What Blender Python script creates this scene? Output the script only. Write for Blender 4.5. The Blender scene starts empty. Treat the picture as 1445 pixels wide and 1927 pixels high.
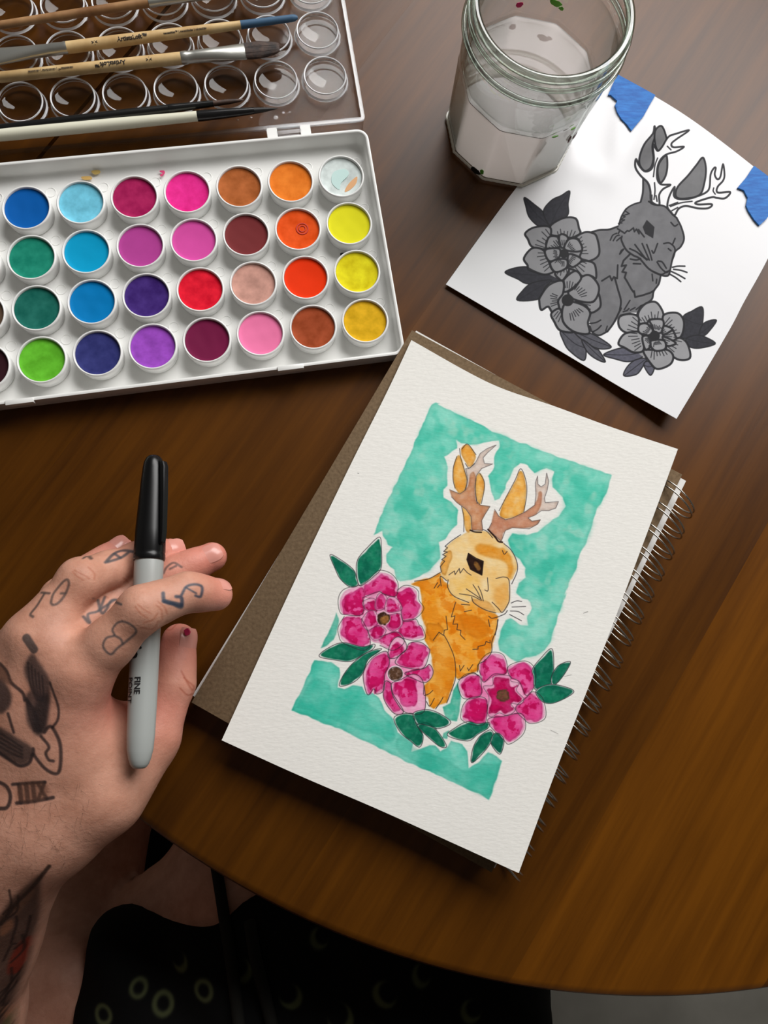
import bpy, bmesh, math, random
import numpy as np
from mathutils import Vector, Matrix
from mathutils.bvhtree import BVHTree

# ------------------------------------------------------------------ camera, world, lights, exposure
SC = bpy.context.scene
COL = SC.collection
FPX, IW, IH = 1450.0, 1445.0, 1927.0
CAM = np.array([0.0, 0.0, 0.3875])
CR = np.array([0.99665872, 0.0, 0.08167859])
CU = np.array([-0.01298952, 0.98727340, 0.15850081])
CF = np.array([0.08063910, 0.15903218, -0.98397464])
cd = bpy.data.cameras.new('camera')
cd.sensor_fit = 'HORIZONTAL'; cd.sensor_width = 36.0; cd.lens = 36.0 * FPX / IW
cd.clip_start = 0.01; cd.clip_end = 30
cam = bpy.data.objects.new('camera', cd); COL.objects.link(cam)
M = Matrix.Identity(4)
for i in range(3):
    M[i][0] = CR[i]; M[i][1] = CU[i]; M[i][2] = -CF[i]; M[i][3] = CAM[i]
cam.matrix_world = M
SC.camera = cam

w = bpy.data.worlds.new('room_light'); SC.world = w; w.use_nodes = True
bg = w.node_tree.nodes['Background']; bg.inputs[0].default_value = (0.80, 0.88, 1.0, 1); bg.inputs[1].default_value = 0.07

def area(name, loc, aim, sx, sy, power, col):
    l = bpy.data.lights.new(name, 'AREA'); l.shape = 'RECTANGLE'; l.size = sx; l.size_y = sy
    l.energy = power; l.color = col
    o = bpy.data.objects.new(name, l); COL.objects.link(o)
    o.location = loc
    o.rotation_euler = (Vector(aim) - Vector(loc)).to_track_quat('-Z', 'Y').to_euler()
    return o
area('window_light', (0.62, 1.10, 1.03), (0.02, 0.05, 0.0), 1.5, 0.85, 35.5, (1.0, 0.985, 0.97))

SC.view_settings.view_transform = 'Standard'
SC.view_settings.look = 'None'
SC.view_settings.gamma = 1.0
SC.view_settings.exposure = 0.0
SC.view_settings.use_curve_mapping = False

# ------------------------------------------------------------------ helpers
def at(px, py, z):
    """point of the real plane at height z seen at photo pixel px, py"""
    d = CF + CR * (px - IW / 2) / FPX - CU * (py - IH / 2) / FPX
    return CAM + (z - CAM[2]) / d[2] * d
def atn(p, z):
    p = np.asarray(p, float)
    d = CF[None] + CR[None] * ((p[:, 0] - IW / 2) / FPX)[:, None] - CU[None] * ((p[:, 1] - IH / 2) / FPX)[:, None]
    return CAM[None] + ((z - CAM[2]) / d[:, 2])[:, None] * d
def pj(X):
    d = np.asarray(X, float) - CAM; wv = d @ CF
    return np.stack([IW / 2 + FPX * (d @ CR) / wv, IH / 2 - FPX * (d @ CU) / wv], -1)

def s2l(c):
    c = np.asarray(c, float) / 255.0
    return np.where(c <= 0.04045, c / 12.92, ((c + 0.055) / 1.055) ** 2.4)
def lin(r, g, b, k=1.0):
    v = np.clip(s2l((r, g, b)) * k, 0, 0.92)
    return (float(v[0]), float(v[1]), float(v[2]), 1.0)

def mat(name, col=(0.8, 0.8, 0.8, 1), rough=0.5, spec=0.5, metal=0.0, **kw):
    m = bpy.data.materials.new(name); m.use_nodes = True
    b = m.node_tree.nodes['Principled BSDF']
    b.inputs['Base Color'].default_value = col
    b.inputs['Roughness'].default_value = rough
    b.inputs['Specular IOR Level'].default_value = spec
    b.inputs['Metallic'].default_value = metal
    for k, v in kw.items():
        b.inputs[k].default_value = v
    return m
def nodes(m):
    return m.node_tree.nodes, m.node_tree.links, m.node_tree.nodes['Principled BSDF']
def noise_color(m, c0, c1, scale=20.0, detail=6.0, vec=(1, 1, 1), lo=0.35, hi=0.65, coord='Object', rot=0.0, rough=0.55):
    n, l, b = nodes(m)
    tc = n.new('ShaderNodeTexCoord'); mp = n.new('ShaderNodeMapping'); no = n.new('ShaderNodeTexNoise'); rp = n.new('ShaderNodeValToRGB')
    mp.inputs['Scale'].default_value = vec; mp.inputs['Rotation'].default_value = (0, 0, rot)
    no.inputs['Scale'].default_value = scale; no.inputs['Detail'].default_value = detail; no.inputs['Roughness'].default_value = rough
    rp.color_ramp.elements[0].position = lo; rp.color_ramp.elements[1].position = hi
    rp.color_ramp.elements[0].color = c0; rp.color_ramp.elements[1].color = c1
    l.new(tc.outputs[coord], mp.inputs[0]); l.new(mp.outputs[0], no.inputs['Vector']); l.new(no.outputs[0], rp.inputs[0])
    l.new(rp.outputs[0], b.inputs['Base Color'])
    return rp, no, mp
def noise_bump(m, scale=300.0, strength=0.2, dist=0.0005, detail=3.0, vec=(1, 1, 1), coord='Object'):
    n, l, b = nodes(m)
    tc = n.new('ShaderNodeTexCoord'); mp = n.new('ShaderNodeMapping'); no = n.new('ShaderNodeTexNoise'); bp = n.new('ShaderNodeBump')
    mp.inputs['Scale'].default_value = vec
    no.inputs['Scale'].default_value = scale; no.inputs['Detail'].default_value = detail
    bp.inputs['Strength'].default_value = strength; bp.inputs['Distance'].default_value = dist
    l.new(tc.outputs[coord], mp.inputs[0]); l.new(mp.outputs[0], no.inputs['Vector']); l.new(no.outputs[0], bp.inputs['Height'])
    l.new(bp.outputs[0], b.inputs['Normal'])
    return bp
def clear_mat(name, tint=(1, 1, 1, 1), edge=(0.7, 0.75, 0.72, 1), refl=0.9, rough=0.03, edge_pow=2.0, base=0.04):
    """thin clear wall: passes light straight through, reflects more at grazing angles, tints where seen edge-on"""
    m = bpy.data.materials.new(name); m.use_nodes = True
    n, l = m.node_tree.nodes, m.node_tree.links
    n.remove(n['Principled BSDF'])
    out = n['Material Output']
    tr = n.new('ShaderNodeBsdfTransparent'); gl = n.new('ShaderNodeBsdfGlossy'); mx = n.new('ShaderNodeMixShader')
    lw = n.new('ShaderNodeLayerWeight'); mc = n.new('ShaderNodeMix'); mc.data_type = 'RGBA'
    p4 = n.new('ShaderNodeMath'); p4.operation = 'POWER'; p4.inputs[1].default_value = 4.0
    ma = n.new('ShaderNodeMath'); ma.operation = 'MULTIPLY_ADD'; ma.inputs[1].default_value = refl; ma.inputs[2].default_value = base
    p2 = n.new('ShaderNodeMath'); p2.operation = 'POWER'; p2.inputs[1].default_value = edge_pow
    gl.inputs['Roughness'].default_value = rough
    lw.inputs['Blend'].default_value = 0.5
    mc.inputs['A'].default_value = tint; mc.inputs['B'].default_value = edge
    l.new(lw.outputs['Facing'], p4.inputs[0]); l.new(p4.outputs[0], ma.inputs[0]); l.new(ma.outputs[0], mx.inputs[0])
    l.new(lw.outputs['Facing'], p2.inputs[0]); l.new(p2.outputs[0], mc.inputs['Factor'])
    l.new(mc.outputs['Result'], tr.inputs['Color'])
    l.new(tr.outputs[0], mx.inputs[1]); l.new(gl.outputs[0], mx.inputs[2])
    l.new(mx.outputs[0], out.inputs['Surface'])
    return m

def tag(o, label=None, cat=None, group=None, kind=None):
    if label: o['label'] = label
    if cat: o['category'] = cat
    if group: o['group'] = group
    if kind: o['kind'] = kind
    return o
def empty(name, loc=(0, 0, 0), label=None, cat=None, group=None):
    o = bpy.data.objects.new(name, None); COL.objects.link(o); o.location = Vector(loc)
    o.empty_display_size = 0.02
    return tag(o, label, cat, group)
def link(name, me, m=None, parent=None, smooth=True, sharp=40):
    if m is not None:
        me.materials.clear(); me.materials.append(m)
    if smooth and len(me.polygons):
        me.polygons.foreach_set('use_smooth', [True] * len(me.polygons))
        if sharp: me.set_sharp_from_angle(angle=math.radians(sharp))
    o = bpy.data.objects.new(name, me); COL.objects.link(o)
    if parent is not None:
        o.parent = parent
        t = Vector(parent.location)
        if parent.parent is not None: t = t + Vector(parent.parent.location)
        me.transform(Matrix.Translation(-t))
    return o
def mesh_py(name, verts, faces):
    me = bpy.data.meshes.new(name); me.from_pydata([tuple(map(float, v)) for v in verts], [], faces); me.update(); return me
def bm_mesh(name, bm, fix=True):
    if fix: bmesh.ops.recalc_face_normals(bm, faces=bm.faces[:])
    me = bpy.data.meshes.new(name); bm.to_mesh(me); bm.free(); return me

def lathe(prof, seg=48, c=(0, 0, 0), ax=(0, 0, 1), xdir=None, shape=None, close=False):
    """prof: list of (r, h) ; ring mesh about axis ax from point c"""
    ax = np.asarray(ax, float); ax = ax / np.linalg.norm(ax)
    if xdir is None:
        xdir = np.array([1, 0, 0]) if abs(ax[0]) < 0.9 else np.array([0, 1, 0])
    x = np.asarray(xdir, float); x = x - ax * (x @ ax); x = x / np.linalg.norm(x); y = np.cross(ax, x)
    V, Fc = [], []
    n = len(prof)
    for k, (r, h) in enumerate(prof):
        for j in range(seg):
            t = 2 * math.pi * j / seg
            rr, sx, sy = r, 1.0, 1.0
            if shape: rr, sx, sy = shape(r, h, t, k)
            V.append(np.asarray(c) + ax * h + x * (rr * math.cos(t) * sx) + y * (rr * math.sin(t) * sy))
    for k in range(n - 1):
        for j in range(seg):
            a, b = k * seg + j, k * seg + (j + 1) % seg
            Fc.append((a, b, b + seg, a + seg))
    if close:
        for j in range(seg):
            a, b = (n - 1) * seg + j, (n - 1) * seg + (j + 1) % seg
            Fc.append((a, b, (j + 1) % seg, j))
    else:
        Fc.append(tuple(reversed(range(seg)))); Fc.append(tuple(range((n - 1) * seg, n * seg)))
    return V, Fc
def lathe_mesh(name, *a, **k):
    V, Fc = lathe(*a, **k)
    bm = bmesh.new(); vs = [bm.verts.new(v) for v in V]
    for f in Fc:
        try: bm.faces.new([vs[i] for i in f])
        except ValueError: pass
    return bm_mesh(name, bm)
def tube_mesh(name, pts, rad, seg=8, cap=True):
    pts = np.asarray(pts, float); n = len(pts)
    rad = np.broadcast_to(np.asarray(rad, float), (n,))
    T = np.gradient(pts, axis=0); T /= np.linalg.norm(T, axis=1)[:, None]
    u = np.cross(T[0], [0, 0, 1.0])
    if np.linalg.norm(u) < 1e-6: u = np.array([1.0, 0, 0])
    u /= np.linalg.norm(u)
    V, Fc = [], []
    for k in range(n):
        u = u - T[k] * (u @ T[k]); u /= np.linalg.norm(u); v = np.cross(T[k], u)
        for j in range(seg):
            t = 2 * math.pi * j / seg
            V.append(pts[k] + rad[k] * (u * math.cos(t) + v * math.sin(t)))
    for k in range(n - 1):
        for j in range(seg):
            a, b = k * seg + j, k * seg + (j + 1) % seg
            Fc.append((a, b, b + seg, a + seg))
    if cap:
        Fc.append(tuple(reversed(range(seg)))); Fc.append(tuple(range((n - 1) * seg, n * seg)))
    return mesh_py(name, V, Fc)
def prism_mesh(name, poly, z0, z1, bevel=0.0, seg=2):
    """poly: list of (x,y) or (x,y,..) ; vertical prism with bevelled edges"""
    bm = bmesh.new()
    vs = [bm.verts.new((p[0], p[1], z0)) for p in poly]
    f = bm.faces.new(vs)
    r = bmesh.ops.extrude_face_region(bm, geom=[f])
    for v in r['geom']:
        if isinstance(v, bmesh.types.BMVert): v.co.z = z1
    bmesh.ops.recalc_face_normals(bm, faces=bm.faces[:])
    if bevel: bmesh.ops.bevel(bm, geom=bm.edges[:], offset=bevel, segments=seg, affect='EDGES', profile=0.5)
    return bm_mesh(name, bm)
def round_rect(x0, x1, y0, y1, r, n=6):
    P = []
    for cx, cy, a0 in ((x1 - r, y1 - r, 0), (x0 + r, y1 - r, 90), (x0 + r, y0 + r, 180), (x1 - r, y0 + r, 270)):
        for k in range(n + 1):
            a = math.radians(a0 + 90.0 * k / n); P.append((cx + r * math.cos(a), cy + r * math.sin(a)))
    return P
def loft_mesh(name, rings, cap0=True, cap1=True):
    n = len(rings[0]); V = [p for r in rings for p in r]; Fc = []
    for k in range(len(rings) - 1):
        for j in range(n):
            a, b = k * n + j, k * n + (j + 1) % n
            Fc.append((a, b, b + n, a + n))
    if cap0: Fc.append(tuple(reversed(range(n))))
    if cap1: Fc.append(tuple(range((len(rings) - 1) * n, len(rings) * n)))
    bm = bmesh.new(); vs = [bm.verts.new(tuple(map(float, v))) for v in V]
    for f in Fc: bm.faces.new([vs[i] for i in f])
    return bm_mesh(name, bm)
def text_mesh(s, size, shear=0.0, spacing=1.0, bold=0.0):
    cu = bpy.data.curves.new('lettering', 'FONT'); cu.body = s; cu.size = size; cu.shear = shear; cu.space_character = spacing
    cu.resolution_u = 3; cu.offset = bold; cu.align_x = 'CENTER'; cu.align_y = 'CENTER'
    o = bpy.data.objects.new('lettering', cu); COL.objects.link(o)
    dg = bpy.context.evaluated_depsgraph_get()
    me = bpy.data.meshes.new_from_object(o.evaluated_get(dg))
    bpy.data.objects.remove(o); bpy.data.curves.remove(cu)
    return me
def rng(seed): return np.random.default_rng(seed)

# ------------------------------------------------------------------ flat print and paint, drawn by code
def catmull(P, closed=False, n=6):
    P = np.asarray(P, float)
    if len(P) < 3: return P
    Q = np.vstack([P[-1:], P, P[:2]]) if closed else np.vstack([2 * P[0] - P[1], P, 2 * P[-1] - P[-2]])
    out = []
    for i in range(1, len(Q) - 2):
        a, b, c, d = Q[i - 1], Q[i], Q[i + 1], Q[i + 2]
        for k in range(n):
            t = k / n
            out.append(0.5 * ((2 * b) + (c - a) * t + (2 * a - 5 * b + 4 * c - d) * t * t + (-a + 3 * b - 3 * c + d) * t ** 3))
    if not closed: out.append(P[-1])
    return np.array(out)
def vnoise(h, w_, cell, seed):
    g = rng(seed).random((int(h / cell) + 3, int(w_ / cell) + 3))
    y = np.arange(h) / cell; x = np.arange(w_) / cell
    yi = y.astype(int); xi = x.astype(int); fy = y - yi; fx = x - xi
    fy = (fy * fy * (3 - 2 * fy))[:, None]; fx = (fx * fx * (3 - 2 * fx))[None]
    a = g[yi][:, xi]; b = g[yi][:, xi + 1]; c = g[yi + 1][:, xi]; d = g[yi + 1][:, xi + 1]
    return (a * (1 - fx) + b * fx) * (1 - fy) + (c * (1 - fx) + d * fx) * fy
def fbm(h, w_, cell, seed, octv=4):
    t = np.zeros((h, w_)); amp, s = 1.0, 0.0
    for k in range(octv):
        t += amp * vnoise(h, w_, max(cell / 2 ** k, 1.0), seed + k); s += amp; amp *= 0.55
    return t / s
def blur(a, r):
    r = int(r)
    if r < 1: return a
    for _ in range(2):
        for ax in (0, 1):
            p = np.pad(a, [(r + 1, r) if i == ax else (0, 0) for i in (0, 1)], mode='edge')
            c = np.cumsum(p, axis=ax)
            n = a.shape[ax]
            hi = np.take(c, np.arange(2 * r + 1, 2 * r + 1 + n), axis=ax); lo = np.take(c, np.arange(0, n), axis=ax)
            a = (hi - lo) / (2 * r + 1)
    return a
class Ras:
    """a small painter: polygons, washes and ink lines on a pixel grid (row 0 = top)"""
    def __init__(s, w_, h, fn, base=(255, 255, 255)):
        s.W, s.H, s.fn = w_, h, fn
        s.C = np.ones((h, w_, 3)) * (np.array(base, float) / 255.0)
        s.seed = 1; s.lw = 1.0
    def P(s, pts, closed=True, smooth=True, wob=0.0):
        q = s.fn(np.asarray(pts, float))
        if smooth: q = catmull(q, closed)
        if wob:
            s.seed += 1
            g = rng(s.seed)
            if not smooth:
                dn = []
                L = np.vstack([q, q[:1]])
                for a, b in zip(L[:-1], L[1:]):
                    k = max(2, int(np.linalg.norm(b - a) / 6))
                    dn.append(a + (b - a) * (np.arange(k) / k)[:, None])
                q = np.vstack(dn)
            n = len(q); r = g.normal(size=(n, 2))
            for _ in range(2): r = (r + np.roll(r, 1, 0) + np.roll(r, -1, 0)) / 3
            q = q + r * wob * 2
        return q
    def mask(s, q, crop=False, pad=14):
        y0, y1 = max(0, int(q[:, 1].min())), min(s.H - 1, int(q[:, 1].max()) + 1)
        x0, x1 = max(0, int(q[:, 0].min()) - 1), min(s.W - 1, int(q[:, 0].max()) + 2)
        Y0, Y1, X0_, X1_ = max(0, y0 - pad), min(s.H, y1 + pad), max(0, x0 - pad), min(s.W, x1 + pad)
        m = np.zeros((max(1, Y1 - Y0), max(1, X1_ - X0_)))
        if x1 > x0 and y1 > y0:
            A = q; B = np.roll(q, -1, 0)
            cols = np.arange(x0, x1 + 1)
            for y in range(y0, y1 + 1):
                for f in (0.25, 0.75):
                    yy = y + f
                    k = ((A[:, 1] <= yy) != (B[:, 1] <= yy))
                    if not k.any(): continue
                    a, b = A[k], B[k]
                    xs = np.sort(a[:, 0] + (yy - a[:, 1]) / (b[:, 1] - a[:, 1]) * (b[:, 0] - a[:, 0]))
                    for u, v in zip(xs[0::2], xs[1::2]):
                        if y < Y1: m[y - Y0, x0 - X0_:x1 + 1 - X0_] += 0.5 * (np.clip(cols + 1 - u, 0, 1) - np.clip(cols + 1 - v, 0, 1))[:X1_ - x0]
        if crop: return m, (Y0, Y1, X0_, X1_)
        full = np.zeros((s.H, s.W)); full[Y0:Y1, X0_:X1_] = m[:Y1 - Y0, :X1_ - X0_]
        return full
    def noise(s, cell, octv, seed, box):
        """one cached noise field per grain size, read from a shifting corner"""
        key = (int(cell), octv)
        if not hasattr(s, 'nc'): s.nc = {}
        if key not in s.nc: s.nc[key] = fbm(s.H, s.W, cell, 1000 + int(cell) * 7 + octv, octv)
        g = rng(seed); oy, ox = int(g.integers(0, s.H)), int(g.integers(0, s.W))
        N = s.nc[key]; H2, W2 = 2 * s.H - 2, 2 * s.W - 2
        iy = (np.arange(box[0], box[1]) + oy) % H2; ix = (np.arange(box[2], box[3]) + ox) % W2
        iy = np.where(iy < s.H, iy, H2 - iy); ix = np.where(ix < s.W, ix, W2 - ix)
        return N[iy][:, ix]
    def put(s, m, col, a=1.0, box=None):
        box = box or (0, s.H, 0, s.W)
        m = (m * a)[..., None]
        R = s.C[box[0]:box[1], box[2]:box[3]]
        c = np.asarray(col, float) / 255.0 if np.ndim(col) == 1 else col
        s.C[box[0]:box[1], box[2]:box[3]] = R * (1 - m) + m * c
    def fill(s, pts, col, a=1.0, smooth=True, soft=0, wob=0.0):
        m, box = s.mask(s.P(pts, True, smooth, wob), True)
        if soft: m = blur(m, soft)
        s.put(m, col, a, box); return m
    def mottle(s, pts, lo, hi, cell=30, smooth=True, seed=5, a=1.0, soft=0):
        m, box = s.mask(s.P(pts, True, smooth), True)
        if soft: m = blur(m, soft)
        n = s.noise(cell, 4, seed, box)[..., None]
        s.put(m, np.asarray(lo) / 255.0 * (1 - n) + np.asarray(hi) / 255.0 * n, a, box)
    def wash(s, pts, col, col2=None, a=0.95, smooth=True, wob=1.5, cell=50, var=0.5, edge=0.25, soft=1, within=None, cut=0.0):
        """a watercolour wash: uneven pigment, darker where the puddle dried at its rim"""
        m, box = s.mask(s.P(pts, True, smooth, wob), True)
        if within is not None: m = m * within[box[0]:box[1], box[2]:box[3]]
        if soft: m = blur(m, soft)
        s.seed += 1
        n = np.clip((s.noise(cell, 5, s.seed * 7 + 3, box) - 0.5) * 2.2 + 0.5, 0, 1)
        c1 = np.asarray(col, float) / 255.0; c2 = np.asarray(col2 if col2 is not None else col, float) / 255.0
        c = c1[None, None] * (1 - n[..., None]) + c2[None, None] * n[..., None]
        rim = m * (1 - blur(m, 5)) * edge * 2
        c = c * (1 - rim[..., None] * 0.6)
        al = a * (1 + 1.4 * var * (s.noise(cell * 0.5, 4, s.seed * 5 + 1, box) - 0.5))
        if cut:
            m = m * np.clip((s.noise(cell * 0.4, 4 if soft < 5 else 2, s.seed * 3 + 2, box) - cut) * (12 if soft < 5 else 5), 0, 1)
        mm = np.clip(m * al, 0, 1)[..., None]
        R = s.C[box[0]:box[1], box[2]:box[3]]
        s.C[box[0]:box[1], box[2]:box[3]] = R * (1 - mm) + mm * c
        return m
    def line(s, pts, wd, col=(40, 38, 42), a=0.9, closed=False, smooth=True, taper=False):
        q = s.P(pts, closed, smooth); wd = wd * s.lw
        if closed: q = np.vstack([q, q[:1]])
        pd = int(wd) + 4; n = len(q) - 1
        bx = (max(0, int(q[:, 1].min()) - pd), min(s.H, int(q[:, 1].max()) + pd), max(0, int(q[:, 0].min()) - pd), min(s.W, int(q[:, 0].max()) + pd))
        if bx[1] <= bx[0] or bx[3] <= bx[2]: return
        m = np.zeros((bx[1] - bx[0], bx[3] - bx[2]))
        for i in range(n):
            p0, p1 = q[i], q[i + 1]
            hw = wd / 2 * (1.0 if not taper else (0.25 + 0.75 * math.sin(math.pi * min(1, max(0.0, (i + 0.5) / n)))))
            x0, x1 = int(min(p0[0], p1[0]) - hw - 2), int(max(p0[0], p1[0]) + hw + 3)
            y0, y1 = int(min(p0[1], p1[1]) - hw - 2), int(max(p0[1], p1[1]) + hw + 3)
            x0, y0 = max(bx[2], x0), max(bx[0], y0); x1, y1 = min(bx[3], x1), min(bx[1], y1)
            if x1 <= x0 or y1 <= y0: continue
            X, Y = np.meshgrid(np.arange(x0, x1) + 0.5, np.arange(y0, y1) + 0.5)
            d = p1 - p0; L2 = d @ d + 1e-9
            t = np.clip(((X - p0[0]) * d[0] + (Y - p0[1]) * d[1]) / L2, 0, 1)
            dist = np.hypot(X - p0[0] - t * d[0], Y - p0[1] - t * d[1])
            v_ = m[y0 - bx[0]:y1 - bx[0], x0 - bx[2]:x1 - bx[2]]; np.maximum(v_, np.clip(hw + 0.5 - dist, 0, 1), out=v_)
        s.put(m, col, a, bx)
        return m
    def image(s, name, alpha=None):
        im = bpy.data.images.new(name, s.W, s.H, alpha=False)
        px = np.ones((s.H, s.W, 4), np.float32)
        px[..., :3] = np.clip(s.C, 0, 1)[::-1]
        im.pixels.foreach_set(px.ravel()); im.update()
        return im
def image_mat(name, im, rough=0.7, spec=0.3, bump=(500.0, 0.15, 0.0004), uv='UVMap', tint=1.0):
    m = mat(name, rough=rough, spec=spec)
    n, l, b = nodes(m)
    u = n.new('ShaderNodeUVMap'); u.uv_map = uv
    t = n.new('ShaderNodeTexImage'); t.image = im; t.extension = 'EXTEND'; t.interpolation = 'Cubic'
    l.new(u.outputs[0], t.inputs[0]); l.new(t.outputs[0], b.inputs['Base Color'])
    if bump: noise_bump(m, *bump)
    return m
def Z(ox, oy, k):
    return lambda P: [(ox + x / k, oy + y / k) for x, y in P]

# a sheet of paper spanned between four traced edges
def resample(P, n):
    P = catmull(P, False, 8) if len(P) > 2 else np.asarray(P, float)
    d = np.r_[0, np.cumsum(np.linalg.norm(np.diff(P, axis=0), axis=1))]
    t = np.linspace(0, d[-1], n)
    return np.stack([np.interp(t, d, P[:, i]) for i in range(3)], -1)
class Sheet:
    def __init__(s, bottom, top, left, right, nu, nv, thick, bumpfn=None):
        w3 = lambda L: np.array([at(*p) for p in L])
        c0, c1 = resample(w3(bottom), nu), resample(w3(top), nu)
        d0, d1 = resample(w3(left), nv), resample(w3(right), nv)
        u = np.linspace(0, 1, nu)[None, :, None]; v = np.linspace(0, 1, nv)[:, None, None]
        S = (1 - v) * c0[None] + v * c1[None] + (1 - u) * d0[:, None] + u * d1[:, None]
        S = S - ((1 - u) * (1 - v) * c0[0] + u * (1 - v) * c0[-1] + (1 - u) * v * c1[0] + u * v * c1[-1])
        if bumpfn is not None: S[..., 2] += bumpfn(np.linspace(0, 1, nu)[None, :], np.linspace(0, 1, nv)[:, None])
        s.S, s.nu, s.nv, s.thick = S, nu, nv, thick
        s.px = pj(S.reshape(-1, 3)).reshape(nv, nu, 2)
    def uv(s, P):
        """sheet coordinates (0..1) of photo pixels, by Newton steps on the surface grid"""
        P = np.asarray(P, float); uv = np.full((len(P), 2), 0.5)
        def ev(q):
            x = np.clip(q[:, 0], -0.2, 1.2) * (s.nu - 1); y = np.clip(q[:, 1], -0.2, 1.2) * (s.nv - 1)
            i = np.clip(x.astype(int), 0, s.nu - 2); j = np.clip(y.astype(int), 0, s.nv - 2); fx = (x - i)[:, None]; fy = (y - j)[:, None]
            g = s.px
            return (g[j, i] * (1 - fx) + g[j, i + 1] * fx) * (1 - fy) + (g[j + 1, i] * (1 - fx) + g[j + 1, i + 1] * fx) * fy
        for _ in range(14):
            e = ev(uv) - P; h = 1.0 / s.nu
            jx = (ev(uv + [h, 0]) - ev(uv - [h, 0])) / (2 * h); jy = (ev(uv + [0, h]) - ev(uv - [0, h])) / (2 * h)
            det = jx[:, 0] * jy[:, 1] - jx[:, 1] * jy[:, 0]
            du = (e[:, 0] * jy[:, 1] - e[:, 1] * jy[:, 0]) / det; dv = (jx[:, 0] * e[:, 1] - jx[:, 1] * e[:, 0]) / det
            uv = np.clip(uv - np.stack([du, dv], -1), -0.15, 1.15)
        return uv
    def mesh(s, name):
        nu, nv = s.nu, s.nv
        T = s.S.reshape(-1, 3); B = T - [0, 0, s.thick]; N = nu * nv
        Fc = []
        for j in range(nv - 1):
            for i in range(nu - 1):
                a = j * nu + i
                Fc.append((a, a + 1, a + 1 + nu, a + nu)); Fc.append((N + a, N + a + nu, N + a + nu + 1, N + a + 1))
        ring = [i for i in range(nu)] + [j * nu + nu - 1 for j in range(1, nv)] + [(nv - 1) * nu + i for i in range(nu - 2, -1, -1)] + [j * nu for j in range(nv - 2, 0, -1)]
        for k in range(len(ring)):
            a, b = ring[k], ring[(k + 1) % len(ring)]
            Fc.append((b, a, N + a, N + b))
        me = mesh_py(name, np.vstack([T, B]), Fc)
        ul = me.uv_layers.new(name='UVMap')
        vi = np.empty(len(me.loops), int); me.loops.foreach_get('vertex_index', vi)
        vi = vi % N
        uvs = np.stack([(vi % nu) / (nu - 1), (vi // nu) / (nv - 1)], -1).astype(np.float32)
        ul.data.foreach_set('uv', uvs.ravel())
        return me

# ------------------------------------------------------------------ room, floor and table
wallm = mat('wall_plaster', rough=0.9, spec=0.2)
noise_color(wallm, lin(142, 138, 132), lin(158, 154, 148), scale=2.0); noise_bump(wallm, 120, 0.1, 0.001)
def slab(name, x0, x1, y0, y1, z0, z1, m):
    bm = bmesh.new(); bmesh.ops.create_cube(bm, size=1.0)
    for v in bm.verts: v.co = ((x0 + x1) / 2 + v.co.x * (x1 - x0), (y0 + y1) / 2 + v.co.y * (y1 - y0), (z0 + z1) / 2 + v.co.z * (z1 - z0))
    o = link(name, bm_mesh(name, bm), m, None, smooth=False); return tag(o, kind='structure')
slab('wall_back', -2.0, 2.4, -1.75, -1.65, -0.74, 1.80, wallm); slab('wall_front', -2.0, 2.4, 1.75, 1.85, -0.74, 1.80, wallm)
slab('wall_left', -2.1, -2.0, -1.75, 1.85, -0.74, 1.80, wallm); slab('wall_right', 2.4, 2.5, -1.75, 1.85, -0.74, 1.80, wallm)
slab('ceiling', -2.1, 2.5, -1.75, 1.85, 1.80, 1.90, wallm)
fl = mat('floor_tile', rough=0.55, spec=0.3)
noise_color(fl, lin(112, 109, 101), lin(150, 147, 138), scale=3.0, detail=8)
bm = bmesh.new(); bmesh.ops.create_grid(bm, x_segments=1, y_segments=1, size=3.0)
floor = link('floor', bm_mesh('floor', bm), fl, smooth=False); floor.location.z = -0.74
tag(floor, kind='structure')

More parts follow.
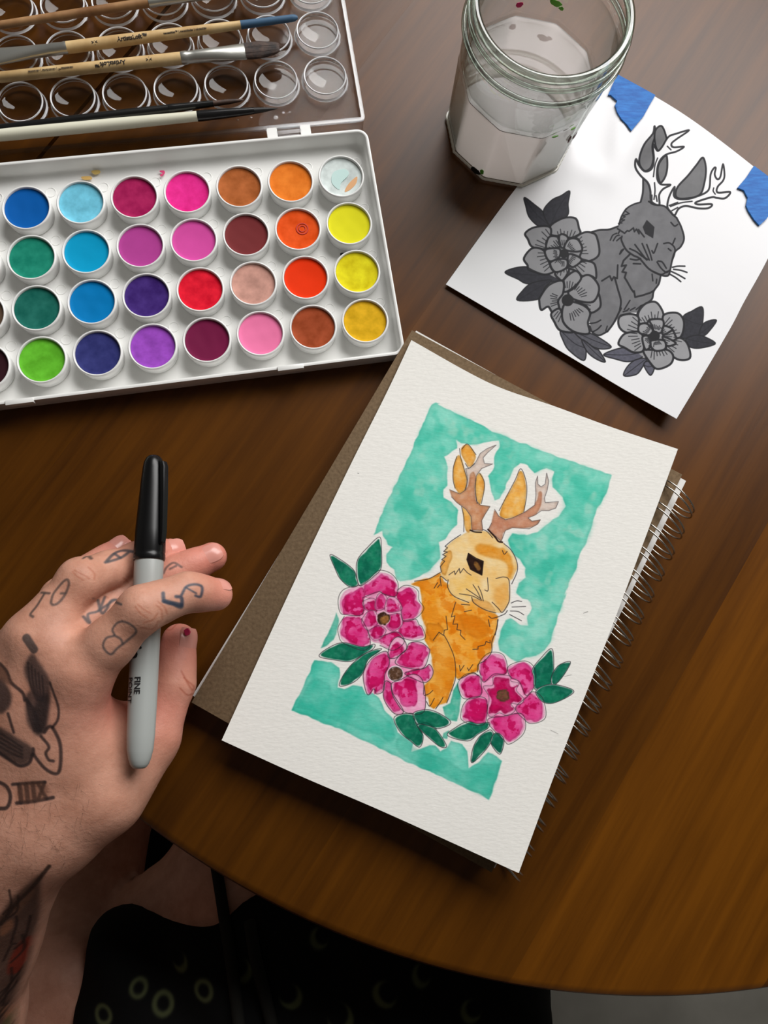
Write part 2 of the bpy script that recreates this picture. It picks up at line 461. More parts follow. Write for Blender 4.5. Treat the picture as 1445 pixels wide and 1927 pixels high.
TC = np.array([0.1752, 0.2629]); TR = 0.4347
PA = math.radians(56.6); PD = np.array([math.cos(PA), math.sin(PA)]); PN = np.array([math.sin(PA), -math.cos(PA)])
table = empty('table', (TC[0], TC[1], -0.74), 'round brown varnished wooden table that carries the paints, jar, sketchbook and papers', 'table')
def wood_mat(name, dark, light, seed):
    m = mat(name, rough=0.36, spec=0.29)
    n, l, b = nodes(m)
    tc = n.new('ShaderNodeTexCoord'); mp = n.new('ShaderNodeMapping'); mp2 = n.new('ShaderNodeMapping')
    mp.inputs['Rotation'].default_value = (0, 0, -PA); mp.inputs['Scale'].default_value = (0.8, 14.0, 1.0)
    mp.inputs['Location'].default_value = (seed * 1.37, seed * 0.71, 0)
    rt = n.new('ShaderNodeVectorRotate')
    no = n.new('ShaderNodeTexNoise'); no.inputs['Scale'].default_value = 9.0; no.inputs['Detail'].default_value = 8.0; no.inputs['Roughness'].default_value = 0.62
    no2 = n.new('ShaderNodeTexNoise'); no2.inputs['Scale'].default_value = 5.0; no2.inputs['Detail'].default_value = 3.0
    ad = n.new('ShaderNodeMath'); ad.operation = 'MULTIPLY_ADD'; ad.inputs[1].default_value = 0.55
    rp = n.new('ShaderNodeValToRGB'); rp.color_ramp.elements[0].position = 0.50; rp.color_ramp.elements[1].position = 0.95
    rp.color_ramp.elements[0].color = dark; rp.color_ramp.elements[1].color = light
    # grain runs along the plank: rotate first, then stretch
    rt.rotation_type = 'Z_AXIS'; rt.inputs['Angle'].default_value = -PA
    mp.inputs['Rotation'].default_value = (0, 0, 0)
    l.new(tc.outputs['Object'], rt.inputs['Vector']); l.new(rt.outputs[0], mp.inputs[0]); l.new(mp.outputs[0], no.inputs['Vector'])
    mp2.inputs['Scale'].default_value = (1.0, 2.2, 1.0); mp2.inputs['Location'].default_value = (seed * 3.1, 0, 0)
    l.new(rt.outputs[0], mp2.inputs[0]); l.new(mp2.outputs[0], no2.inputs['Vector'])
    l.new(no2.outputs[0], ad.inputs[0]); l.new(no.outputs[0], ad.inputs[2])
    l.new(ad.outputs[0], rp.inputs[0]); l.new(rp.outputs[0], b.inputs['Base Color'])
    bp = n.new('ShaderNodeBump'); bp.inputs['Strength'].default_value = 0.12; bp.inputs['Distance'].default_value = 0.0006
    l.new(no.outputs[0], bp.inputs['Height']); l.new(bp.outputs[0], b.inputs['Normal'])
    return m
cuts = [-0.45, -0.372, -0.2648, -0.158, -0.05, 0.057, 0.1646, 0.272, 0.372, 0.45]
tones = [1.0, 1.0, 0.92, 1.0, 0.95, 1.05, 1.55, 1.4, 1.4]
coff = (TC @ PN)
for k in range(len(cuts) - 1):
    lo, hi = cuts[k] - coff, cuts[k + 1] - coff
    lo, hi = max(lo, -TR), min(hi, TR)
    gl_, gh_ = [0.0010 if c == -0.2648 else 0.00001 for c in (cuts[k], cuts[k + 1])]
    def ring(R, lo_, hi_, z):
        n = 40
        a0, a1 = math.asin(max(-1, min(1, lo_ / R))), math.asin(max(-1, min(1, hi_ / R)))
        pts = []
        for i in range(n + 1):
            t = a0 + (a1 - a0) * i / n; pts.append((R * math.cos(t), R * math.sin(t)))
        for i in range(n + 1):
            t = a1 + (a0 - a1) * i / n; pts.append((-R * math.cos(t), R * math.sin(t)))
        return [(TC[0] + PD[0] * s_ + PN[0] * o_, TC[1] + PD[1] * s_ + PN[1] * o_, z) for s_, o_ in pts]
    lo_, hi_ = lo + (gl_ if k else 0), hi - (gh_ if k < len(cuts) - 2 else 0)
    prof = [(-0.028, 0.010), (-0.026, 0.006), (-0.020, 0.0022), (-0.013, 0.0004), (-0.007, 0.0), (-0.003, 0.0008), (-0.0012, 0.002), (-0.0004, 0.0034), (0.0, 0.0052)]
    rings = []
    for z, dr in prof:
        e = 0.0
        rings.append(ring(TR - dr, lo_ + e, hi_ - e, z))
    t = tones[k]
    me = loft_mesh('plank', rings)
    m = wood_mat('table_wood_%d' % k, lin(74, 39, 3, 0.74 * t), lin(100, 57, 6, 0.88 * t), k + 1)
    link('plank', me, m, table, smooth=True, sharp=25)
wm = wood_mat('table_leg_wood', lin(60, 38, 14), lin(84, 54, 20), 20)
link('apron', lathe_mesh('apron', [(0.33, -0.075), (0.33, -0.0285), (0.31, -0.0285), (0.31, -0.075)], 64, (TC[0], TC[1], 0), close=True), wm, table)
link('pedestal', lathe_mesh('pedestal', [(0.20, -0.738), (0.20, -0.71), (0.06, -0.66), (0.045, -0.5), (0.06, -0.35), (0.045, -0.15), (0.09, -0.04), (0.12, -0.0285)], 40, (TC[0], TC[1], 0)), wm, table)

# ------------------------------------------------------------------ watercolour palette: tray, clear lid, pans
PC = np.array([-0.0654, 0.1880]); PT = math.radians(9.18)
E1 = np.array([math.cos(PT), math.sin(PT)]); E2 = np.array([-math.sin(PT), math.cos(PT)])
def pl(x, y, z=0.0):
    q = PC + E1 * x + E2 * y
    return (q[0], q[1], z)
PROT = Matrix.Translation((PC[0], PC[1], 0)) @ Matrix.Rotation(PT, 4, 'Z')
X0, X1, Y0, Y1 = -0.1525, 0.0988, -0.0612, 0.0665
palette = empty('watercolor_palette', pl(0, 0, 0), 'long white plastic watercolour palette with a hinged clear lid, lying open on the table', 'palette')
def pmesh(me): me.transform(PROT); return me

white = mat('white_plastic', lin(243, 243, 240, 0.95), 0.28, 0.5)
noise_bump(white, 90.0, 0.04, 0.0005)
TH = 0.012
def rr(i, z, r): return [(x, y, z) for x, y in round_rect(X0 + i, X1 - i, Y0 + i, Y1 - i, max(0.0008, r - i), 7)]
rings = [rr(0.0016, 0.0, 0.006), rr(0.0006, 0.0014, 0.006), rr(0.0004, TH - 0.0008, 0.006), rr(0.0, TH - 0.0006, 0.006), rr(0.0, TH - 0.0001, 0.006), rr(0.0005, TH, 0.006),
         rr(0.0013, TH, 0.006), rr(0.0017, TH - 0.0004, 0.006), rr(0.0022, 0.0042, 0.006), rr(0.0030, 0.0032, 0.006), rr(0.0045, 0.0028, 0.006)]
tray = link('tray', pmesh(loft_mesh('tray', rings)), white, palette, sharp=50)
# small round dimples between the pans and little thumb marks behind the back row
bm = bmesh.new()
def ring_in(bm, x, y, z, r, wd, h, seg=16):
    rows = []
    for rr_, zz in ((r - wd, z), (r - wd * 0.5, z + h), (r + wd * 0.5, z + h), (r + wd, z)):
        rows.append([bm.verts.new((x + rr_ * math.cos(2 * math.pi * k / seg), y + rr_ * math.sin(2 * math.pi * k / seg), zz)) for k in range(seg)])
    for a, b in zip(rows[:-1], rows[1:]):
        for k in range(seg): bm.faces.new((a[k], a[(k + 1) % seg], b[(k + 1) % seg], b[k]))
PXP, PYP = 0.0270, 0.0272
for i in range(4):
    for j in range(-5, 4):
        for dx, dy in ((0.0105, 0.0125),):
            ring_in(bm, j * PXP + dx, (1.5 - i) * PYP + dy, 0.0028, 0.0026, 0.0003, 0.00025)
link('moulded_dimples', pmesh(bm_mesh('moulded_dimples', bm)), white, palette)['kind'] = 'stuff'
# closing tabs on the front rim
for x0 in (0.0330, -0.0995):
    link('latch_tab', pmesh(prism_mesh('latch_tab', [(x0, Y0 - 0.0012), (x0 + 0.0132, Y0 - 0.0012), (x0 + 0.0132, Y0 + 0.0014), (x0, Y0 + 0.0014)], TH - 0.003, TH + 0.0008, 0.0003)), white, palette)
# paint smears on the tray wall
def smear(name, pts, z, col, parent, m=None):
    q = catmull(np.array([at(x, y, z)[:2] for x, y in pts]), True, 4)
    me = prism_mesh(name, [tuple(p) for p in q], z - 0.0003, z + 0.00015)
    return link(name, me, m or mat('dried_paint', lin(*col), 0.5), parent)
smear('paint_smear', [(300, 322), (308, 321), (310, 325), (305, 331), (301, 330), (306, 326)], 0.0042, (225, 60, 120), palette)['label'] = 'pink smear'
smear('paint_smear', [(172, 322), (186, 320), (188, 325), (178, 328)], 0.0042, (222, 190, 110), palette)['label'] = 'pale ochre smear'
smear('paint_smear', [(153, 333), (170, 332), (172, 337), (158, 338)], 0.0042, (215, 175, 100), palette)['label'] = 'pale ochre smear'
smear('paint_smear', [(640, 477), (647, 476), (649, 481), (643, 484)], 0.0036, (20, 18, 20), palette)['label'] = 'black speck'

# hinges: white lugs on the tray, a clear bar on the lid
clear = clear_mat('clear_lid_plastic', (0.985, 0.985, 0.985, 1), (0.62, 0.64, 0.66, 1), 0.7, 0.03, 4.0, 0.003)
for hx in (0.0573, -0.111):
    hg = link('hinge', pmesh(loft_mesh('hinge', [[(hx + x, y, z) for x, y in round_rect(-0.0117, -0.0062, Y1 - 0.001, Y1 + 0.0072, 0.001, 3)] for z in (0.003, 0.0095)])), white, palette, sharp=30)
    link('hinge_lug', pmesh(loft_mesh('hinge_lug', [[(hx + x, y, z) for x, y in round_rect(0.0062, 0.0117, Y1 - 0.001, Y1 + 0.0072, 0.001, 3)] for z in (0.003, 0.0095)])), white, hg, sharp=30)
    link('hinge_bridge', pmesh(loft_mesh('hinge_bridge', [[(hx + x, y, z) for x, y in round_rect(-0.0062, 0.0062, Y1 - 0.001, Y1 + 0.0016, 0.0008, 3)] for z in (0.003, 0.0095)])), white, hg, sharp=30)

# lid: a shallow clear box lying on its back, with a mixing well for every pan
LX0, LX1, LY0, LY1 = X0 - 0.0002, X1 + 0.0002, 0.0742, 0.2022
LH = 0.0085
def lr(i, z, r): return [(x, y, z) for x, y in round_rect(LX0 + i, LX1 - i, LY0 + i, LY1 - i, max(0.0005, r - i), 3)]
rings = [lr(0.0006, 0.0004, 0.002), lr(0.0, 0.001, 0.002), lr(0.0, LH - 0.0004, 0.002), lr(0.0004, LH, 0.002), lr(0.0014, LH, 0.002), lr(0.0018, LH - 0.0004, 0.002),
         lr(0.0022, 0.0026, 0.002), lr(0.0030, 0.0018, 0.002)]
lid = link('lid', pmesh(loft_mesh('lid', rings)), clear, palette, sharp=30)
lid['label'] = 'clear lid with round mixing wells'
rim_m = clear_mat('clear_lid_edge', (0.93, 0.94, 0.95, 1), (0.60, 0.62, 0.65, 1), 0.9, 0.12, 1.5, 0.07)
bm = bmesh.new()
for (i0, z0, z1) in ((0.0001, LH - 0.0011, LH + 0.0002),):
    a = [[bm.verts.new(p) for p in lr(i, z, 0.002)] for i, z in ((-0.0004, z0), (-0.0004, z1), (0.0016, z1), (0.0016, z0))]
    n = len(a[0])
    for r0, r1 in zip(a, a[1:] + a[:1]):
        for k in range(n): bm.faces.new((r0[k], r0[(k + 1) % n], r1[(k + 1) % n], r1[k]))
link('lid_rim', pmesh(bm_mesh('lid_rim', bm)), rim_m, lid, sharp=30)
for hx in (0.0573, -0.111):
    link('hinge_bar', pmesh(loft_mesh('hinge_bar', [[(hx + x, y, z) for x, y in round_rect(-0.0057, 0.0057, Y1 + 0.0018, LY0 + 0.0004, 0.0008, 3)] for z in (0.0045, 0.009)])), clear, lid, sharp=30)
    link('hinge_pin', pmesh(loft_mesh('hinge_pin', [[(hx + x, y, z) for x, y in round_rect(-0.0066, 0.0066, Y1 + 0.003, Y1 + 0.0052, 0.0006, 3)] for z in (0.0055, 0.0095)])), rim_m, lid, sharp=30)
# mixing wells (cup walls with a dished floor)
well_prof = [(0.0001, 0.0019), (0.0025, 0.0020), (0.0050, 0.00245), (0.0075, 0.0033), (0.0092, 0.0041), (0.0104, 0.0049), (0.0109, 0.0062), (0.0111, 0.0068), (0.0115, 0.0069), (0.0118, 0.0064), (0.0121, 0.0034), (0.0123, 0.0026), (0.0127, 0.0021), (0.0131, 0.0019)]
well_me = lathe_mesh('mixing_well', well_prof, 48, (0, 0, 0))
well_m = clear_mat('clear_well_plastic', (0.985, 0.985, 0.985, 1), (0.80, 0.81, 0.83, 1), 0.8, 0.04, 3.0, 0.03)
edge_m = mat('well_edge_glint', lin(240, 240, 242), 0.25, 0.6, Alpha=0.85)  # near-opaque white paints the window glints along the clear well rims
well_me.materials.append(well_m); well_me.materials.append(edge_m)
for p in well_me.polygons:
    r = math.hypot(p.center.x, p.center.y)
    if 0.01085 < r < 0.01192 and p.center.z > 0.0055 or 0.0121 < r < 0.0128: p.material_index = 1
first = None
for i in range(4):
    for j in range(-4, 4):
        q = pl(j * PXP + 0.0008, 0.1042 + i * 0.0281, 0)
        if first is None:
            first = link('mixing_well', well_me, None, None, sharp=45); o = first
        else:
            o = first.copy(); COL.objects.link(o)
        o.parent = lid
        o.location = Vector(q) - Vector(palette.location)
# drops of water caught in the lid
drop_m = clear_mat('water_drop', (0.97, 0.97, 0.97, 1), (0.6, 0.6, 0.6, 1), 0.8, 0.02, 2.0)
for x, y, r in ((471, 222, 0.0012), (519, 221, 0.0013), (447, 226, 0.0008), (533, 212, 0.0007), (545, 211, 0.0006)):
    q = at(x, y, 0.0019)
    link('water_drop', lathe_mesh('water_drop', [(r, 0), (r * 0.9, r * 0.25), (r * 0.5, r * 0.45), (r * 0.1, r * 0.5)], 14, q), drop_m, lid)

# pans
cup_prof = [(0.0112, 0.0), (0.01165, 0.0006), (0.0122, 0.0070), (0.0122, 0.0079), (0.0119, 0.00845), (0.0115, 0.0085), (0.01115, 0.0082), (0.0110, 0.0070), (0.0109, 0.0050)]
cup_me = lathe_mesh('cup', cup_prof, 56, (0, 0, 0))
cup_mat = mat('white_pan_plastic', lin(246, 246, 244, 0.95), 0.25, 0.5)
PANZ = 0.0030
def paint_mesh(seed):
    g = rng(seed); n = 40; rows = 12
    a = g.normal(size=6); ph = g.random(6) * 6.28
    V, Fc = [(0, 0, 0)], []
    def h(x, y):
        s = 0
        for k in range(6): s += a[k] * math.sin((k + 2) * 130 * (x * math.cos(ph[k]) + y * math.sin(ph[k])) + ph[k])
        return s
    for r in range(1, rows + 1):
        for k in range(n):
            t = 2 * math.pi * k / n; R = 0.01092 * r / rows
            x, y = R * math.cos(t), R * math.sin(t)
            V.append((x, y, 0.0071 + 0.00003 * h(x, y) * (1 - (r / rows) ** 4) - 0.0006 * (1 - (r / rows) ** 2) + (0.0003 if r == rows else 0)))
    V[0] = (0, 0, 0.0071 - 0.0006 + 0.00003 * h(0, 0))
    for k in range(n): Fc.append((0, 1 + k, 1 + (k + 1) % n))
    for r in range(rows - 1):
        for k in range(n):
            a_, b_ = 1 + r * n + k, 1 + r * n + (k + 1) % n
            Fc.append((a_, a_ + n, b_ + n, b_))
    return mesh_py('paint', V, Fc)
def paint_mat(c, worn, seed):
    m = mat('pan_paint', lin(*c, 1.12), 0.6, 0.07)
    c0 = tuple(v * (0.80 if worn else 0.94) for v in lin(*c, 1.12)[:3]) + (1,)
    c1 = tuple(min(0.95, v * (1.22 if worn else 1.06) + (0.015 if worn else 0)) for v in lin(*c, 1.12)[:3]) + (1,)
    rp, no, mp = noise_color(m, c0, c1, scale=150 if worn else 60, detail=4, lo=0.3, hi=0.7)
    mp.inputs['Location'].default_value = (seed * 0.37, seed * 0.11, 0)
    n, l, b = nodes(m)
    ns = n.new('ShaderNodeTexNoise'); ns.inputs['Scale'].default_value = 260.0; ns.inputs['Detail'].default_value = 4
    bp = n.new('ShaderNodeBump'); bp.inputs['Strength'].default_value = 0.25 if worn else 0.08; bp.inputs['Distance'].default_value = 0.0008
    l.new(ns.outputs[0], bp.inputs['Height']); l.new(bp.outputs[0], b.inputs['Normal'])
    return m
PAN = [
 [None, ((10, 88, 165), 0, 'pan of plain cobalt blue paint left of the pale sky blue'), ((108, 190, 215), 1, 'pan of pale sky blue paint with wet edges'), ((158, 15, 80), 1, 'pan of deep magenta paint in the back row'),
  ((250, 35, 135), 1, 'pan of hot neon pink paint in the back row'), ((166, 90, 40), 1, 'pan of caramel brown paint in the back row'), ((240, 118, 28), 1, 'pan of light orange paint in the back row'), ((205, 214, 212), 1, 'pan of stained white paint in the back right corner')],
 [((225, 225, 222), 0, 'pan cut by the photo\'s left edge, second row from the lid'), ((14, 128, 105), 1, 'pan of teal green paint in the second row from the lid'), ((8, 150, 195), 0, 'pan of cyan blue paint in the second row from the lid'), ((172, 64, 142), 0, 'pan of orchid purple paint with a tiny bubble mark'),
  ((205, 75, 155), 0, 'pan of orchid pink paint right of the orchid purple'), ((115, 46, 48), 0, 'pan of smooth red brown paint in the second row from the lid'), ((236, 78, 8), 1, 'pan of bright orange paint with a dried red ring in it'), ((222, 216, 32), 0, 'pan of lemon yellow paint below the stained white')],
 [((95, 75, 60), 0, 'pan of dull brown paint cut by the left edge of the photo'), ((14, 98, 86), 1, 'pan of dark bottle green paint, third row from the lid'), ((4, 118, 182), 0, 'pan of smooth azure blue paint above the navy'), ((58, 30, 110), 1, 'pan of dark indigo violet paint, streaky'),
  ((216, 5, 40), 1, 'pan of bright crimson red paint in the third row from the lid'), ((196, 146, 132), 1, 'pan of dusty beige rose paint'), ((226, 52, 8), 0, 'pan of smooth vermilion paint under the bright orange'), ((226, 206, 12), 1, 'pan of warm yellow paint beside a black speck')],
 [((52, 26, 32), 0, 'pan of blackish brown paint cut by the left edge, front row'), ((96, 182, 40), 1, 'pan of grass green paint in the front row'), ((44, 48, 110), 1, 'pan of navy blue paint in the front row'), ((150, 70, 186), 1, 'pan of bright violet paint in the front row'),
  ((112, 26, 64), 0, 'pan of burgundy paint in the front row'), ((246, 120, 165), 0, 'pan of smooth candy pink paint in the front row'), ((152, 66, 30), 1, 'pan of rust brown paint, scratched, in the front row'), ((214, 166, 12), 1, 'pan of mustard yellow paint in the front right corner')]]
for i in range(4):
    for jj in range(8):
        if PAN[i][jj] is None: continue
        c, worn, lb = PAN[i][jj]; j = jj - 4
        p = pl(j * PXP, (1.5 - i) * PYP, PANZ)
        e = empty('paint_pan', p, 'round white ' + lb, 'paint pan', 'round paint pans in the white palette')
        e.rotation_euler.z = random.Random(i * 9 + jj).random() * 6
        cup = bpy.data.objects.new('cup', cup_me); COL.objects.link(cup); cup.parent = e
        if not cup_me.materials:
            cup_me.materials.append(cup_mat); cup_me.polygons.foreach_set('use_smooth', [True] * len(cup_me.polygons))
        pm = paint_mesh(i * 17 + jj * 3 + 1)
        po = link('paint', pm, paint_mat(c, worn, i * 8 + jj), None); po.parent = e
        po['label'] = lb.split(' paint')[0].replace('pan of ', '') + ' paint' if ' paint' in lb else 'off-white paint'
        if (i, jj) == (1, 6):
            for rr_, wd in ((0.0030, 0.0004), (0.0017, 0.0003)):
                bm = bmesh.new(); ring_in(bm, 0.0022, 0.001, 0.0067, rr_, wd, 0.0002)
                q = link('dried_ring', bm_mesh('dried_ring', bm), mat('dried_ring', lin(205, 45, 8), 0.5), None); q.parent = po
            e.rotation_euler.z = 0
        if (i, jj) == (0, 7):
            e.rotation_euler.z = 0
            for pts, cc, nm in (([(0.0055, -0.0015), (0.0085, 0.0010), (0.0080, -0.0030), (0.0050, -0.0065), (0.0020, -0.0082), (0.0030, -0.0050)], (205, 150, 95), 'ochre stain'),
                            ([(-0.004, 0.003), (0.002, 0.005), (0.004, 0.002), (0.000, -0.003), (-0.001, -0.007), (-0.005, -0.003)], (178, 206, 202), 'pale blue stain')):
                me = prism_mesh('paint_stain', [tuple(v) for v in catmull(pts, True, 4)], 0.0058, 0.00695)
                q = link('paint_stain', me, mat('stain', lin(*cc, 1.2), 0.5), None); q.parent = po; q['label'] = nm

# ------------------------------------------------------------------ brushes lying across the lid
def axis_frame(p0, p1):
    a = np.asarray(p1) - np.asarray(p0); L = np.linalg.norm(a); a = a / L
    side = np.cross(a, [0, 0, 1.0]); side /= np.linalg.norm(side); up = np.cross(side, a)
    return a, side, up, L
def rod(name, p0, p1, stops, m, parent, seg=20, flat=None):
    """stops: (t 0..1, radius, [side scale, up scale])"""
    a, side, up, L = axis_frame(p0, p1)
    rings = []
    for st in stops:
        t, r = st[0], st[1]; sx, sy = (st[2], st[3]) if len(st) > 3 else (1, 1)
        c = np.asarray(p0) + a * (L * t)
        rings.append([tuple(c + side * (r * sx * math.cos(2 * math.pi * k / seg)) + up * (r * sy * math.sin(2 * math.pi * k / seg))) for k in range(seg)])
    return link(name, loft_mesh(name, rings), m, parent, sharp=35)
def wrap_text(s, size, origin, axis, side, up, r, ang, m, parent, name='lettering', shear=0.0, spacing=1.0, bold=0.0):
    """print lying on a round handle: x runs along the axis, y bends round it"""
    me = text_mesh(s, size, shear, spacing, bold)
    bm = bmesh.new(); bm.from_mesh(me)
    bmesh.ops.triangulate(bm, faces=bm.faces[:])
    for v in bm.verts:
        x, y = v.co.x, v.co.y
        t = ang + y / r
        p = np.asarray(origin) + axis * x + (-side * math.sin(t) + up * math.cos(t)) * (r + 0.00018)
        v.co = p
    me2 = bpy.data.meshes.new(name); bm.to_mesh(me2); bm.free(); bpy.data.meshes.remove(me)
    return link(name, me2, m, parent, smooth=False)
wood_h = mat('birch_handle', lin(205, 172, 120), 0.4, 0.4)
noise_color(wood_h, lin(196, 160, 108), lin(228, 198, 146), scale=60, vec=(1, 1, 1), detail=5)
wood_h2 = mat('tan_handle', lin(180, 135, 90), 0.45, 0.4)
noise_color(wood_h2, lin(132, 92, 58), lin(186, 144, 100), scale=45, detail=5)
steel = mat('brushed_ferrule', lin(205, 205, 198), 0.32, 0.5, 0.85)
noise_bump(steel, 400, 0.08, 0.0003, vec=(1, 6, 1))
blue_tip = mat('blue_lacquer', lin(70, 100, 128), 0.5, 0.2)
hair_m = mat('dark_bristle', lin(52, 34, 26), 0.6)
noise_color(hair_m, lin(24, 14, 10), lin(80, 54, 40), scale=300, detail=4, lo=0.3, hi=0.7)
hair2_m = mat('grey_bristle', lin(70, 72, 62), 0.6)
blackm = mat('black_lacquer', lin(18, 18, 18), 0.35)
creamm = mat('cream_handle', lin(228, 226, 205), 0.4)
inkm = mat('black_print', lin(38, 30, 24), 0.6)
BZ = 0.0118
def brush(name, px0, px1, z0, z1, label):
    p0, p1 = at(*px0, z0), at(*px1, z1)
    e = empty(name, p0, label, 'paintbrush', 'paintbrushes lying on the clear lid')
    return e, p0, p1
GRP = 'paintbrushes lying on the clear lid'
# 1: tan brush at the very back, ferrule to the right
e, p0, p1 = brush('paintbrush', (-215, 80), (470, -24), BZ, BZ, 'tan wooden paintbrush with dark stains, furthest back on the lid, cut by the top edge')
rod('handle', p0, p1, [(0.0, 0.0012), (0.02, 0.0017), (0.32, 0.0020), (0.55, 0.0023), (0.712, 0.0024)], wood_h2, e)
rod('ferrule', p0, p1, [(0.711, 0.0026), (0.73, 0.00265), (0.735, 0.0025), (0.76, 0.0026), (0.85, 0.0030, 1.0, 0.8), (0.92, 0.0040, 1.0, 0.45)], steel, e)
rod('bristles', p0, p1, [(0.915, 0.0038, 1.0, 0.42), (0.96, 0.0042, 1.0, 0.5), (1.0, 0.0036, 1, 0.3), (1.02, 0.0028, 1, 0.15)], hair2_m, e)
# 2: light brush, blue end to the right
e, p0, p1 = brush('paintbrush', (-75, 116), (560, 33), BZ, BZ, 'light wooden flat brush with a blue handle end, second from the back')
rod('bristles', p1, p0, [(0.955, 0.0052, 1, 0.30), (0.99, 0.0050, 1, 0.3), (1.04, 0.0042, 1, 0.2)], hair_m, e)
rod('ferrule', p1, p0, [(0.690, 0.00295), (0.70, 0.0031), (0.705, 0.0029), (0.735, 0.0031), (0.74, 0.0029), (0.80, 0.0032, 1.05, 0.9), (0.88, 0.0047, 1.0, 0.45), (0.955, 0.0055, 1, 0.32)], steel, e)
rod('handle', p1, p0, [(0.175, 0.0021), (0.30, 0.0025), (0.55, 0.0030), (0.695, 0.0030)], wood_h, e)
rod('blue_end', p1, p0, [(0.0, 0.0008), (0.008, 0.0016), (0.018, 0.0018), (0.176, 0.00212)], blue_tip, e)
a, side, up, L = axis_frame(p0, p1)
for s, pxp, size in (('ArtistsLoft™', (247, 60), 0.0030), ('necessities™ | necesidades | nécessités', (346, 48), 0.00145), ('>|<', (176, 68), 0.0022)):
    q = at(*pxp, BZ + 0.0022); t = (q - p0) @ a
    ax0 = p0 + a * t
    wrap_text(s, size, ax0, a, side, up, 0.0029 if pxp[0] < 300 else 0.0026, -0.45, inkm, e, bold=size * 0.03)
# 3: brush with dark bristles to the right, lettering upside down
e, p0, p1 = brush('paintbrush', (-4, 146), (527, 90), BZ, BZ, 'wooden flat brush with a flared silver ferrule and dark brown bristles pointing right')
rod('handle', p0, p1, [(0.0, 0.0022), (0.004, 0.0026), (0.3, 0.0029), (0.642, 0.0031)], wood_h, e)
rod('ferrule', p0, p1, [(0.638, 0.0030), (0.645, 0.0033), (0.66, 0.0033), (0.665, 0.0031), (0.69, 0.0031), (0.695, 0.0032), (0.76, 0.0034, 1.05, 0.9), (0.82, 0.0044, 1.0, 0.5), (0.874, 0.0049, 1, 0.36)], steel, e)
bm_pts = [(0.872, 0.0047, 1.0, 0.34), (0.90, 0.0050, 1, 0.42), (0.94, 0.0047, 1, 0.44), (0.975, 0.0037, 1, 0.38), (0.997, 0.0022, 1, 0.3)]
br = rod('bristles', p0, p1, bm_pts, hair_m, e)
a, side, up, L = axis_frame(p0, p1)
g = random.Random(3); hv, hf = [], []
for k in range(90):
    o = g.uniform(-1, 1); q = g.uniform(0.2, 1.0); l0 = 0.872; l1 = 0.972 + 0.035 * (1 - o * o) * g.random()
    pts = []
    for t_, wd in ((l0, 0.0047), ((l0 + l1) / 2, 0.0050), (l1, 0.0037)):
        pts.append(p0 + a * L * t_ + side * o * wd + up * (0.0021 * math.sqrt(max(0.02, 1 - o * o)) * (1.0 if t_ < l1 else 0.75) + 0.0001))
    for q0, q1 in zip(pts[:-1], pts[1:]):
        b0 = len(hv); wv = side * 0.00013
        hv += [q0 - wv, q0 + wv, q1 + wv * 0.7, q1 - wv * 0.7]; hf.append((b0, b0 + 1, b0 + 2, b0 + 3))
st = link('bristle_hairs', mesh_py('bristle_hairs', hv, hf), hair_m, e, smooth=False); st['kind'] = 'stuff'
for s, pxp, size in (('ArtistsLoft™', (207, 118), 0.0030), ('necessities™ | necesidades | nécessités', (96, 131), 0.00145), ('>|<', (280, 109), 0.0022)):
    q = at(*pxp, BZ + 0.0022); t = (q - p0) @ a
    wrap_text(s, size, p0 + a * t, -a, -side, up, 0.00295, 0.30, inkm, e, bold=size * 0.03)
# 4: thin black brush
e, p0, p1 = brush('paintbrush', (-140, 259), (459, 188), BZ - 0.0008, BZ - 0.001, 'thin all-black round brush lying behind the cream one')
rod('handle', p0, p1, [(0.0, 0.0012), (0.03, 0.0020), (0.40, 0.0023), (0.62, 0.0024), (0.76, 0.0021)], blackm, e)
rod('ferrule', p0, p1, [(0.755, 0.0022), (0.77, 0.0023), (0.78, 0.0021), (0.90, 0.0016)], mat('black_ferrule', lin(24, 24, 24), 0.22, 0.6), e)
rod('bristles', p0, p1, [(0.895, 0.0015), (0.95, 0.0013), (0.985, 0.0008), (1.0, 0.0001)], hair_m, e)
# 5: cream brush with a black tip
e, p0, p1 = brush('paintbrush', (-150, 269), (523, 204), BZ - 0.0006, BZ - 0.0006, 'cream handled round brush with a black ferrule and tip, nearest to the hinge')
rod('handle', p0, p1, [(0.0, 0.0014), (0.03, 0.0024), (0.25, 0.0030), (0.55, 0.0029), (0.768, 0.0025)], creamm, e)
rod('ferrule', p0, p1, [(0.766, 0.0026), (0.775, 0.0027), (0.85, 0.0024), (0.93, 0.0017)], mat('black_ferrule', lin(20, 20, 21), 0.25, 0.6), e)
rod('bristles', p0, p1, [(0.928, 0.0016), (0.955, 0.0013), (0.98, 0.0007), (1.0, 0.0001)], mat('black_bristle', lin(22, 20, 20), 0.5), e)

# ------------------------------------------------------------------ glass jar with cloudy rinse water
JC = np.array([0.1022, 0.2817]); JA = math.radians(-116.0)
jar = empty('glass_jar', (JC[0], JC[1], 0.0), 'open ten-sided glass jar holding cloudy rinse water, standing partly on the printed paper', 'jar')
glass = clear_mat('jar_glass', (0.995, 0.998, 0.995, 1), (0.30, 0.38, 0.31, 1), 1.0, 0.05, 2.8, 0.035)
def decagon(r, h, t, k, w0):
    f = math.cos(math.pi / 10) / math.cos(((t - JA) % (math.pi / 5)) - math.pi / 10)
    f = f if w0 > 0 else 1.0
    return (r * (1 + (f - 1) * w0), 1, 1)
